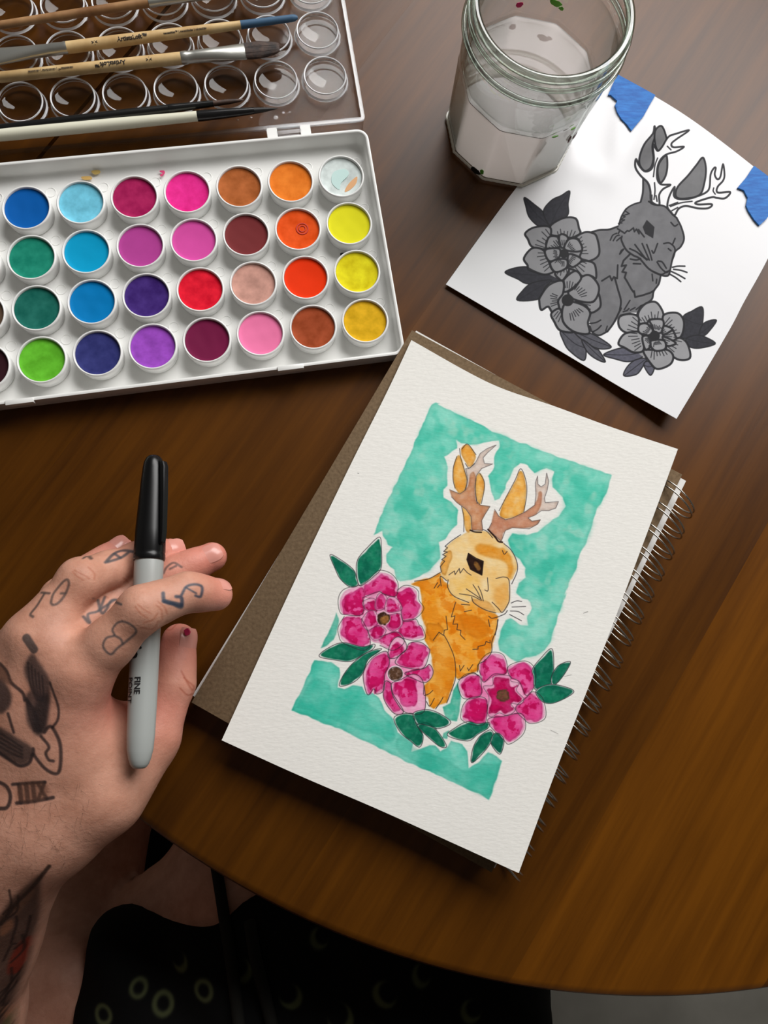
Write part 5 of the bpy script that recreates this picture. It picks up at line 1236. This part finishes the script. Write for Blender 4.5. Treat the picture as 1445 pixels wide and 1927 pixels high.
# palm and back of the hand: metacarpals running from the wrist to the knuckles
for J, kk in (([(WR[0], .0185), (INDEX[0][0], .0125)], .012), ([(WR[0] * .6 + WR[1] * .4, .0185), (MIDDLE[0][0], .0128)], .012), ([(WR[1], .0180), (RING[0][0], .0122)], .012), ([(WR[2] * .4 + WR[1] * .6, .0165), (PINKY[0][0], .0112)], .012),
              ([(J3(130, 1430, .030), .0175), (J3(40, 1330, .034), .0165)], .012), ([(J3(40, 1480, .024), .019), (J3(0, 1340, .026), .0165)], .012), ([(J3(110, 1330, .036), .0150), (J3(30, 1270, .036), .0140)], .012)):
    gr.add(J, 0.006, kk)
# thumb ball and the fold of skin between thumb and index
gr.add([(WR[0], .0190), THUMB[0], (J3(262, 1405, .0205), .0140)], 0.010, 0.012)
gr.add([(J3(160, 1400, .032), .0150), (J3(205, 1372, .0270), .0105)], 0.008, 0.012)
gr.add([(WR[0], .0215), (WR[2], .0195)], 0.01, 0.014)
gr.add([(J3(40, 1560, .016), .0235), (J3(-60, 1760, -.014), .0300), (J3(-110, 1930, -.035), .0350), (ELB, .0400)], 0.012, 0.014)
gr.add([(J3(0, 1600, .012), .0250), (J3(-120, 1800, -.010), .0300)], 0.012, 0.014)
palm = gr.D.copy()
def finger(J, k_out=0.010, bumps=()):
    sl, d = gr.chain(J, 0.0045)
    for p, r, kk in bumps:
        s2, P = sl, None
    d = smin(palm[sl], d, k_out)
    gr.D[sl] = np.minimum(gr.D[sl], d)
def with_knuckles(J, lift):
    """a finger chain with slightly thicker knuckles, slimmer shafts and a soft pad"""
    out = [J[0]]
    for k in range(len(J) - 1):
        (a, ra), (b, rb) = J[k], J[k + 1]
        mid = a * 0.52 + b * 0.48 + np.array([0, 0, lift])
        out.append((mid, (ra + rb) / 2 * 0.935)); out.append((b, rb))
    return out
for J in (INDEX, MIDDLE, RING, PINKY): finger(with_knuckles(J, 0.0003), 0.006)
finger(with_knuckles(THUMB, 0.0), 0.009)
# tendons fanning out under the skin of the back of the hand
for J, x, y in ((INDEX, 100, 1420), (MIDDLE, 60, 1420), (RING, 22, 1410)):
    a_ = J[0][0] + np.array([0, 0, J[0][1] * 0.78]); b_ = at(x, y, .0440)
    gr.add([(a_, .0030), (a_ * .5 + b_ * .5 + np.array([0, 0, .0005]), .0026), (b_, .0020)], 0.003, 0.006)
V1, F1_ = gr.nets()
del palm
# lap and trunk, on a coarser grid
gb = Grid((-0.36, -0.60, -0.75), (0.30, 0.16, 0.36), 0.007)
HIPL, HIPR = np.array([-0.135, -0.42, -0.20]), np.array([0.10, -0.42, -0.20])
gb.add([(HIPL, .105), (J3(90, 2040, -.175), .048), (J3(125, 1840, -.170), .040)], 0.02, 0.03, 0.08)
gb.add([(J3(125, 1825, -.175), .040), (J3(160, 1715, -.205), .036), (J3(190, 1500, -.235), .040), (J3(205, 1370, -.250), .042), (J3(260, 1250, -.60), .036), (J3(280, 1250, -.70), .03), (J3(290, 1380, -.712), .025)], 0.008, 0.004, 0.08)
gb.add([(HIPR, .105), (J3(560, 1960, -.20), .060), (J3(420, 1775, -.185), .046), (J3(452, 1660, -.180), .048), (J3(600, 1440, -.22), .050), (J3(620, 1200, -.60), .036), (J3(620, 1200, -.70), .03), (J3(630, 1330, -.712), .025)], 0.02, 0.02, 0.08)
gb.add([(J3(440, 1690, -.180), .047), (J3(330, 1733, -.180), .034), (J3(205, 1768, -.182), .013)], 0.02, 0.006, 0.08)
# trunk, shoulders, left upper arm
gb.add([(np.array([-0.02, -0.44, -0.15]), .13), (np.array([-0.02, -0.47, 0.05]), .125), (np.array([-0.02, -0.49, 0.22]), .135)], 0.05, 0.05, 0.1)
gb.add([(np.array([-0.16, -0.49, 0.25]), .065), (np.array([0.12, -0.49, 0.25]), .065)], 0.03, 0.06, 0.1)
gb.add([(np.array([-0.17, -0.49, 0.25]), .055), (np.array([-0.235, -0.42, 0.06]), .047), (ELB + [0, -0.006, 0], .042), (J3(-150, 2060, -0.05), .037)], 0.02, 0.03, 0.1)
V2, F2_ = gb.nets()
VV = np.vstack([V1, V2]); FF = np.vstack([F1_, F2_ + len(V1)])
me = bpy.data.meshes.new('person'); me.from_pydata(VV.tolist(), [], FF.tolist()); me.update()
bm = bmesh.new(); bm.from_mesh(me)
bmesh.ops.smooth_vert(bm, verts=bm.verts[:], factor=0.5, use_axis_x=True, use_axis_y=True, use_axis_z=True)
bmesh.ops.recalc_face_normals(bm, faces=bm.faces[:])
bm.to_mesh(me)
bvh = BVHTree.FromBMesh(bm); bm.free()
def skin_hit(px, py):
    d = Vector(at(px, py, 0.0) - CAM).normalized()
    h = bvh.ray_cast(Vector(CAM), d)
    return (np.array(h[0]), np.array(h[1])) if h[0] is not None else (at(px, py, 0.02), np.array([0, 0, 1.0]))
# tattoo ink, drawn on a plan of the arm seen from straight above
TX0, TX1, TY0, TY1 = -0.215, -0.045, -0.215, 0.085; TPM = 5500
TW_, TH_ = int((TX1 - TX0) * TPM), int((TY1 - TY0) * TPM)
def skin_uv(P):
    out = []
    for x, y in np.asarray(P, float):
        h, _ = skin_hit(x, y); out.append(((h[0] - TX0) * TPM, (TY1 - h[1]) * TPM))
    return np.array(out)
S = Ras(TW_, TH_, skin_uv, base=(255, 255, 255))
H1, T0 = Z(40, 980, 3.4405), Z(0, 1160, 4.8167)
S.lw = 0.9
BLU, BLK, GRY = (58, 100, 150), (54, 62, 76), (120, 112, 106)
def ts(pts, zf, w_=5, col=BLU, a=0.7, smooth=True, closed=False): S.line(zf(pts), w_, col, a, closed, smooth)
for k in ([(650, 650), (700, 668), (742, 715), (690, 770), (620, 825), (575, 865), (528, 815), (548, 760), (600, 742), (588, 705), (615, 665), (650, 650)], [(600, 742), (640, 765), (655, 800)]): ts(k, H1, 5, (100, 126, 150), 0.75)
for k, w_ in (([(915, 468), (925, 520), (980, 540), (1032, 558), (1035, 500), (1000, 490)], 8), ([(1035, 480), (1068, 425), (1130, 412), (1168, 432), (1158, 490), (1125, 485)], 6), ([(1060, 430), (1130, 470)], 4), ([(920, 520), (1030, 545)], 10)): ts(k, H1, w_, (52, 96, 152), 0.75)
for k in ([(400, 620), (440, 662), (430, 605), (500, 580), (540, 492)], [(480, 510), (520, 598), (552, 568), (600, 510), (645, 542)], [(600, 512), (560, 540), (500, 582)]): ts(k, H1, 6, (86, 116, 146), 0.75)
for k in ([(190, 530), (208, 470), (260, 405), (295, 380), (306, 412), (280, 480), (240, 530), (205, 545), (190, 530)], [(255, 470), (285, 470)]): ts(k, H1, 6, (104, 120, 134), 0.75)
for k, w_ in (([(545, 268), (600, 212), (660, 192), (732, 202)], 8), ([(560, 266), (640, 240), (690, 206)], 7), ([(600, 212), (640, 240)], 6)): ts(k, H1, w_, (76, 108, 140), 0.75)
for k in ([(75, 622), (58, 604), (100, 550), (150, 470)], [(128, 465), (182, 470)], [(400, 242), (432, 228), (452, 246)]): ts(k, H1, 6, (96, 112, 124), 0.8)
for k in ([(918, 340), (940, 300), (985, 272), (1036, 300)], [(960, 312), (1000, 292)]): ts(k, H1, 6, (110, 124, 134), 0.75)
ts([(235, 195), (265, 240), (305, 300)], T0, 20, (84, 104, 122), 0.8)
S.fill(T0([(290, 335), (360, 430), (432, 540), (452, 640), (432, 900), (400, 1040), (330, 1072), (250, 980), (230, 850), (228, 720), (270, 660), (220, 520), (226, 430)]), (98, 106, 118), 0.85, soft=3)
S.fill(T0([(340, 760), (440, 700), (430, 900), (400, 1040), (330, 1070), (290, 900)]), (52, 60, 72), 0.7, soft=4)
for k in range(5):
    ts([(250 + 32 * k, 420 + 30 * k), (270 + 30 * k, 600 + 20 * k), (330 + 14 * k, 760)], T0, 5, BLK, 0.6)
for k in range(4): ts([(235 + 8 * k, 740 + 10 * k), (260 + 22 * k, 880), (310 + 20 * k, 1040)], T0, 5, BLK, 0.6)
for k, w_ in (([(450, 600), (520, 800), (522, 930), (470, 1010)], 6), ([(400, 1050), (440, 1000), (482, 1022), (545, 1180), (530, 1412), (420, 1390), (312, 1265), (298, 1200)], 8), ([(368, 1085), (440, 1180), (412, 1240), (440, 1300), (482, 1312)], 7), ([(0, 430), (60, 500), (100, 600), (200, 690), (222, 760)], 8), ([(70, 880), (100, 980), (122, 1052)], 7)): ts(k, T0, w_, BLK, 0.75)
S.fill(T0([(-20, 560), (70, 640), (104, 740), (70, 840), (-20, 866)]), (66, 74, 86), 0.8, soft=3)
S.fill(T0([(-30, 420), (0, 440), (60, 500), (110, 620), (40, 600), (-30, 540)]), (120, 114, 110), 0.7, soft=3)
S.fill(T0([(-30, 1015), (60, 1040), (150, 1100), (292, 1195), (280, 1290), (200, 1352), (100, 1312), (-30, 1225)]), (84, 92, 104), 0.8, soft=3)
for k in range(4): ts([(0, 1060 + 40 * k), (100, 1120 + 40 * k), (200, 1190 + 30 * k)], T0, 5, BLK, 0.6)
ts([(-20, 1225), (100, 1312), (180, 1356), (260, 1330), (292, 1250)], T0, 8, BLK, 0.75)
for k, w_ in (([(112, 1522), (260, 1512), (405, 1502)], 8), ([(150, 1692), (320, 1672), (478, 1642)], 9), ([(172, 1528), (190, 1685)], 11), ([(232, 1520), (252, 1680)], 11), ([(292, 1514), (312, 1672)], 11), ([(340, 1512), (418, 1652)], 9), ([(400, 1506), (345, 1655)], 9), ([(-20, 1498), (55, 1540), (92, 1630), (62, 1730), (-20, 1742)], 9)): ts(k, T0, w_, BLK, 0.78)
S.fill(T0([(170, 1520), (400, 1505), (420, 1650), (190, 1685)]), (150, 138, 128), 0.5, soft=3)
# sleeve tattoo of the forearm
slv = [(-60, 1760), (0, 1722), (22, 1690), (62, 1655), (80, 1640), (74, 1700), (64, 1800), (66, 1960), (-60, 1960)]
S.fill(slv, (104, 104, 106), 0.92, soft=4, smooth=False)
for k, c, a in (([(14, 1832), (20, 1800), (40, 1770), (62, 1762), (58, 1800), (40, 1826)], (150, 66, 54), 0.8), ([(0, 1900), (22, 1888), (30, 1900), (10, 1920)], (214, 196, 170), 0.7), ([(34, 1890), (58, 1868), (56, 1920), (36, 1925)], (110, 140, 112), 0.7), ([(0, 1748), (20, 1730), (24, 1744), (4, 1762)], (200, 176, 150), 0.6), ([(28, 1700), (60, 1668), (62, 1684), (30, 1722)], (156, 146, 130), 0.6)):
    S.fill(k, c, a, soft=2)
for k in range(12):
    g = random.Random(k); x = g.uniform(-10, 55); y = g.uniform(1700, 1900)
    S.line([(x, y), (x + g.uniform(8, 26), y - g.uniform(14, 40)), (x + g.uniform(10, 34), y - g.uniform(30, 70))], 5, (54, 54, 58), 0.7)
S.line([(0, 1740), (30, 1700), (62, 1668), (92, 1630)], 9, (60, 62, 64), 0.8)
# creases over the knuckles and in the palm folds
CRS = (206, 160, 140)
for k in ([(735, 555), (770, 600), (815, 630)], [(750, 540), (800, 580), (835, 600)], [(790, 660), (850, 640), (880, 600)], [(770, 690), (850, 700), (885, 650)], [(870, 545), (905, 580), (910, 640)], [(880, 520), (925, 560), (940, 600)], [(330, 330), (360, 360), (400, 385)], [(340, 320), (400, 350), (440, 375)], [(430, 300), (470, 340), (470, 380)],
          [(1270, 440), (1310, 470)], [(520, 480), (560, 500)], [(660, 370), (690, 400)]): S.line(H1(k), 3, CRS, 0.55)
for k in ([(255, 640), (330, 900), (335, 1000)], ): pass
for k in ([(345, 1275), (362, 1290), (366, 1300)], [(340, 1262), (352, 1285), (362, 1300)], [(338, 1295), (352, 1308), (362, 1305)]): S.line(k, 3, (190, 130, 110), 0.6)
S.C = np.stack([blur(S.C[..., i], 1) for i in range(3)], -1)
tat = S.image('tattoo_ink')
ul = me.uv_layers.new(name='UVMap')
vi = np.empty(len(me.loops), int); me.loops.foreach_get('vertex_index', vi)
co = np.empty(len(me.vertices) * 3); me.vertices.foreach_get('co', co); co = co.reshape(-1, 3)
uvv = np.stack([(co[:, 0] - TX0) / (TX1 - TX0), (co[:, 1] - TY0) / (TY1 - TY0)], -1)
ul.data.foreach_set('uv', uvv[vi].astype(np.float32).ravel())
no = np.empty(len(me.vertices) * 3, np.float32); me.vertices.foreach_get('normal', no); no = no.reshape(-1, 3)
# attribute: r = inked side of the arm, g = flushed fingertips and knuckles
inked = np.clip((no[:, 2] - 0.05) / 0.25, 0, 1) * (np.arange(len(co)) < len(V1)) * ((uvv > 0.002) & (uvv < 0.998)).all(1)
flush = np.zeros(len(co))
for p, r in ((INDEX[3][0], .012), (MIDDLE[3][0], .024), (RING[3][0], .018), (PINKY[3][0], .018), (THUMB[3][0], .020), (J3(175, 1300, .04), .016), (J3(300, 1330, .02), .018), (MIDDLE[2][0], .012)):
    flush = np.maximum(flush, np.exp(-((co - p) ** 2).sum(1) / (r * r)))
ca = me.color_attributes.new('skin_map', 'FLOAT_COLOR', 'POINT')
ca.data.foreach_set('color', np.stack([inked, flush, flush * 0, flush * 0 + 1], -1).astype(np.float32).ravel())
skin = mat('skin', rough=0.48, spec=0.35, **{'Subsurface Weight': 0.12, 'Subsurface Scale': 0.004, 'Subsurface Radius': (1.0, 0.35, 0.2)})
n, l, b = nodes(skin)
tc = n.new('ShaderNodeTexCoord'); n1 = n.new('ShaderNodeTexNoise'); rp = n.new('ShaderNodeValToRGB'); at_ = n.new('ShaderNodeAttribute'); at_.attribute_name = 'skin_map'; sp = n.new('ShaderNodeSeparateColor')
n1.inputs['Scale'].default_value = 75; n1.inputs['Detail'].default_value = 8; n1.inputs['Roughness'].default_value = 0.65
rp.color_ramp.elements[0].position = 0.3; rp.color_ramp.elements[1].position = 0.7
rp.color_ramp.elements[0].color = lin(192, 136, 112, 0.95); rp.color_ramp.elements[1].color = lin(220, 164, 140, 0.95)
mr = n.new('ShaderNodeMix'); mr.data_type = 'RGBA'; mr.inputs['B'].default_value = lin(226, 128, 116)
mm = n.new('ShaderNodeMath'); mm.operation = 'MULTIPLY'; mm.inputs[1].default_value = 0.6
u = n.new('ShaderNodeUVMap'); u.uv_map = 'UVMap'; ti = n.new('ShaderNodeTexImage'); ti.image = tat; ti.extension = 'EXTEND'
mt = n.new('ShaderNodeMix'); mt.data_type = 'RGBA'; mt.blend_type = 'MULTIPLY'
l.new(tc.outputs['Object'], n1.inputs['Vector']); l.new(n1.outputs[0], rp.inputs[0]); l.new(at_.outputs['Color'], sp.inputs[0])
l.new(sp.outputs[1], mm.inputs[0]); l.new(mm.outputs[0], mr.inputs['Factor']); l.new(rp.outputs[0], mr.inputs['A'])
l.new(u.outputs[0], ti.inputs[0]); l.new(sp.outputs[0], mt.inputs['Factor']); l.new(mr.outputs['Result'], mt.inputs['A']); l.new(ti.outputs[0], mt.inputs['B'])
l.new(mt.outputs['Result'], b.inputs['Base Color'])
n2 = n.new('ShaderNodeTexNoise'); n2.inputs['Scale'].default_value = 420; n2.inputs['Detail'].default_value = 5; n2.inputs['Roughness'].default_value = 0.7; bp = n.new('ShaderNodeBump'); bp.inputs['Strength'].default_value = 0.45; bp.inputs['Distance'].default_value = 0.0006
l.new(tc.outputs['Object'], n2.inputs['Vector']); l.new(n2.outputs[0], bp.inputs['Height']); l.new(bp.outputs[0], b.inputs['Normal'])
person = link('person', me, skin, None, sharp=None)
tag(person, 'seated person with a tattooed left hand holding the marker, in dark patterned shorts', 'person')
# nails
nailm = mat('fingernail', lin(218, 150, 136), 0.25, 0.5)
def nail(J, upv, w_, ln, lab=None, back=0.0):
    (b_, rb), (t_, rt) = J[-2], J[-1]
    d = t_ - b_; d /= np.linalg.norm(d); u_ = np.asarray(upv, float); u_ = u_ - d * (u_ @ d); u_ /= np.linalg.norm(u_); sd_ = np.cross(d, u_)
    V, Fc = [], []; nx, ny = 9, 9
    for j in range(ny):
        s_ = j / (ny - 1)
        for i in range(nx):
            e = (i / (nx - 1) - 0.5) * 2
            wd = w_ * (1 - 0.35 * abs(2 * s_ - 1) ** 3)
            ang = e * wd / rt
            fwd = ln * (s_ - 0.5) - back
            rad = rt * 1.015
            drop = max(0.0, fwd) ** 2 / (2 * rt) * 0.9
            V.append(t_ + d * fwd + u_ * ((rad - drop) * math.cos(ang) + 0.0002) + sd_ * ((rad) * math.sin(ang)))
    for j in range(ny - 1):
        for i in range(nx - 1):
            a = j * nx + i; Fc.append((a, a + 1, a + nx + 1, a + nx))
    N = len(V); V2_ = [v - u_ * 0.0012 for v in V]
    Fc += [tuple(N + q for q in reversed(f)) for f in Fc]
    edge = list(range(nx)) + [j * nx + nx - 1 for j in range(1, ny)] + list(range(ny * nx - 2, (ny - 1) * nx - 1, -1)) + [j * nx for j in range(ny - 2, 0, -1)]
    for k in range(len(edge)):
        a, c_ = edge[k], edge[(k + 1) % len(edge)]; Fc.append((c_, a, N + a, N + c_))
    bm = bmesh.new(); vs = [bm.verts.new(v) for v in V + V2_]
    for f in Fc: bm.faces.new([vs[i] for i in f])
    o = link('fingernail', bm_mesh('fingernail', bm), nailm, person, sharp=50)
    if lab: o['label'] = lab
    return o
nail(INDEX, (0.1, 0.9, 0.8), 0.0046, 0.0085, None, 0.0)
nail(MIDDLE, (0.15, 0.25, 1.0), 0.0048, 0.0092)
nail(RING, (0.1, 0.05, 1.0), 0.0052, 0.0098)
nail(PINKY, (-0.2, 0.3, 1.0), 0.0046, 0.0090)
tn = nail(THUMB, (0.85, 0.1, 0.55), 0.0062, 0.0125, 'thumbnail with a fleck of pink paint')
h, nn = skin_hit(349, 1192)
V_ = []
for k in range(9):
    t = 2 * math.pi * k / 9; r = 0.0011 * (1 + 0.35 * math.sin(3 * k))
    q = at(349.5 + math.cos(t) * 5 * (1 + .3 * math.sin(3 * k)), 1189 + math.sin(t) * 7, 0.030); V_.append((q[0], q[1]))
fk_z = max(v.co.z for v in tn.data.vertices)
fleck = prism_mesh('paint_fleck', V_, fk_z - 0.0035, fk_z + 0.0001)
link('paint_fleck', fleck, mat('pink_fleck', lin(214, 40, 96), 0.5), tn)
# fine hairs on the wrist and forearm
g = random.Random(11); hv, hf = [], []
for k in range(210):
    px, py = g.uniform(-10, 190), g.uniform(1470, 1720)
    h, nn = skin_hit(px, py)
    if nn[2] < 0.15 or h[2] < -0.06: continue
    d = np.array([g.uniform(-0.3, 1.0), g.uniform(-1.0, 0.1), 0.0]); d = d - nn * (d @ nn); d /= np.linalg.norm(d)
    ln = g.uniform(0.004, 0.010); sdv = np.cross(nn, d) * 0.000035; cv = g.uniform(-0.4, 0.4)
    pts = [h + d * ln * t + np.cross(nn, d) * cv * ln * t * t + nn * (0.0001 + 0.0008 * math.sin(t * 2.6)) for t in (0, 0.35, 0.7, 1.0)]
    for i in range(3):
        b0 = len(hv); w0, w1 = (1 - i / 3.3), (1 - (i + 1) / 3.3)
        hv += [pts[i] - sdv * w0, pts[i] + sdv * w0, pts[i + 1] + sdv * w1, pts[i + 1] - sdv * w1]; hf.append((b0, b0 + 1, b0 + 2, b0 + 3))
hr = link('arm_hair', mesh_py('arm_hair', hv, hf), mat('arm_hair', lin(84, 58, 42), 0.6), person, smooth=False); hr['kind'] = 'stuff'
# shorts with ring and crescent print
gs = Grid((-0.26, -0.62, -0.34), (0.26, -0.02, -0.04), 0.006)
for J in ([(HIPL + [0.03, 0, 0], .095), (J3(285, 1985, -.150), .042), (J3(252, 1800, -.150), .022), (J3(243, 1752, -.152), .010)], [(J3(420, 2000, -.155), .06), (J3(395, 1862, -.150), .042)], [(HIPR, .10), (J3(700, 1990, -.165), .080), (J3(560, 1850, -.165), .068), (J3(640, 1700, -.20), .070)], [(J3(780, 2050, -.165), .06), (J3(800, 1880, -.165), .075), (J3(850, 1700, -.21), .070)],
          [(np.array([-0.10, -0.46, -0.17]), .115), (np.array([0.08, -0.46, -0.17]), .115)]):
    gs.add(J, 0.03, 0.03, 0.08)
sl, P = gs.sub(np.array([[-0.3, -0.7, -0.4], [0.3, 0.0, 0.0]]), 0)
gs.D[sl] += (0.004 * np.sin(P[..., 0] * 95 + 2.2 * np.sin(P[..., 1] * 30)) * np.sin(P[..., 1] * 60 + P[..., 0] * 22)).astype(np.float32)
V3, F3_ = gs.nets()
me3 = bpy.data.meshes.new('shorts'); me3.from_pydata(V3.tolist(), [], F3_.tolist()); me3.update()
SX0, SX1, SY0, SY1 = -0.26, 0.26, -0.45, -0.02
Q = Ras(1040, 860, lambda P: np.stack([(atn(P, -0.10)[:, 0] - SX0) * 2000, (SY1 - atn(P, -0.10)[:, 1]) * 2000], -1), base=(20, 20, 20))
OLV = (92, 98, 66)
for cx, cy, r in ((382, 1868, 20), (548, 1866, 22), (300, 1905, 22), (330, 1835, 16), (455, 1830, 20), (720, 1855, 22), (600, 1780, 18), (880, 1890, 20), (640, 1900, 24), (250, 1880, 18), (790, 1830, 18), (690, 1925, 22), (180, 1935, 20), (470, 1940, 22), (560, 1720, 16)):
    t = np.linspace(0, 2 * math.pi, 16, endpoint=False); k = (cx * 7 + cy) % 3
    Q.fill([(cx + r * math.cos(v), cy + r * math.sin(v)) for v in t], OLV, 0.9, soft=1)
    o = ((0, 0, .55), (7, -5, .75), (-6, -7, .8))[k]
    Q.fill([(cx + o[0] + r * o[2] * math.cos(v), cy + o[1] + r * o[2] * math.sin(v)) for v in t], (20, 20, 20), 1.0, soft=1)
cloth = image_mat('printed_cotton', Q.image('ring_print'), 0.9, 0.1, (900.0, 0.3, 0.0006))
u3 = me3.uv_layers.new(name='UVMap'); vi = np.empty(len(me3.loops), int); me3.loops.foreach_get('vertex_index', vi)
uvv = np.stack([(V3[:, 0] - SX0) / (SX1 - SX0), (V3[:, 1] - SY0) / (SY1 - SY0)], -1)
u3.data.foreach_set('uv', uvv[vi].astype(np.float32).ravel())
link('shorts', me3, cloth, person, sharp=None)['label'] = 'black shorts printed with olive rings and crescents'
cordm = mat('black_cord', lin(34, 33, 30), 0.85, 0.1)
dgc = BVHTree.FromPolygons([tuple(v) for v in V3], [tuple(f) for f in F3_])
def cord(pxs):
    pts = []
    for x, y in catmull(pxs, False, 6):
        d = Vector(at(x, y, -0.1) - CAM).normalized(); best = -1
        q = None
        for tree in (dgc, bvh):
            h = tree.ray_cast(Vector(CAM), d)
            if h[0] is not None and h[0].z > -0.40 and (q is None or h[3] < q[3]): q = h
        p = np.array(q[0]) - np.array(d) * 0.004 if q else at(x, y, -0.12)
        pts.append(p)
    pts = np.array(pts)
    for _ in range(3): pts[1:-1] = (pts[:-2] + 2 * pts[1:-1] + pts[2:]) / 4
    link('drawstring', tube_mesh('drawstring', pts, 0.0036, 10), cordm, person, sharp=None)
cord([(404, 1615), (412, 1662), (424, 1740), (438, 1830), (452, 1950)])
cord([(470, 1735), (480, 1800), (500, 1880), (516, 1950)])
# dark shirt on the trunk
gt = Grid((-0.34, -0.70, -0.20), (0.28, -0.26, 0.36), 0.010)
gt.add([(np.array([-0.02, -0.44, -0.08]), .143), (np.array([-0.02, -0.47, 0.05]), .138), (np.array([-0.02, -0.49, 0.22]), .148)], 0.05, 0.05, 0.1)
gt.add([(np.array([-0.17, -0.49, 0.25]), .078), (np.array([0.13, -0.49, 0.25]), .078)], 0.03, 0.06, 0.1)
gt.add([(np.array([-0.17, -0.49, 0.25]), .072), (np.array([-0.220, -0.435, 0.11]), .062)], 0.03, 0.03, 0.1)
V4, F4_ = gt.nets()
me4 = bpy.data.meshes.new('shirt'); me4.from_pydata(V4.tolist(), [], F4_.tolist()); me4.update()
shm = mat('dark_shirt', lin(38, 38, 40), 0.9, 0.1); noise_bump(shm, 700, 0.3, 0.0006)
link('shirt', me4, shm, person, sharp=None)

# added chair under the person; black seat stands in for shade by the table
chair = empty('chair', (-0.02, -0.40, -0.74), 'chair added under the seated person, its black seat standing in for the shaded gap beside the table edge', 'chair')
chm = mat('shade_black_seat', lin(16, 15, 15), 0.9, 0.1); noise_bump(chm, 300, 0.2, 0.001)
link('seat', loft_mesh('seat', [[(x, y, z) for x, y in round_rect(-0.25 + i, 0.21 - i, -0.66 + i, -0.135 - i, 0.05, 5)] for i, z in ((0.01, -0.385), (0.0, -0.380), (0.0, -0.348), (0.008, -0.338))]), chm, chair)
for x in (-0.215, 0.175):
    for y in (-0.63, -0.19):
        link('leg', lathe_mesh('leg', [(0.014, -0.74), (0.019, -0.39), (0.019, -0.384)], 16, (x, y, 0)), chm, chair)
link('backrest', loft_mesh('backrest', [[(x, y, z) for x, y in ((-0.22, -0.72), (0.18, -0.72), (0.18, -0.69), (-0.22, -0.69))] for z in (-0.384, 0.10)]), chm, chair, smooth=False)
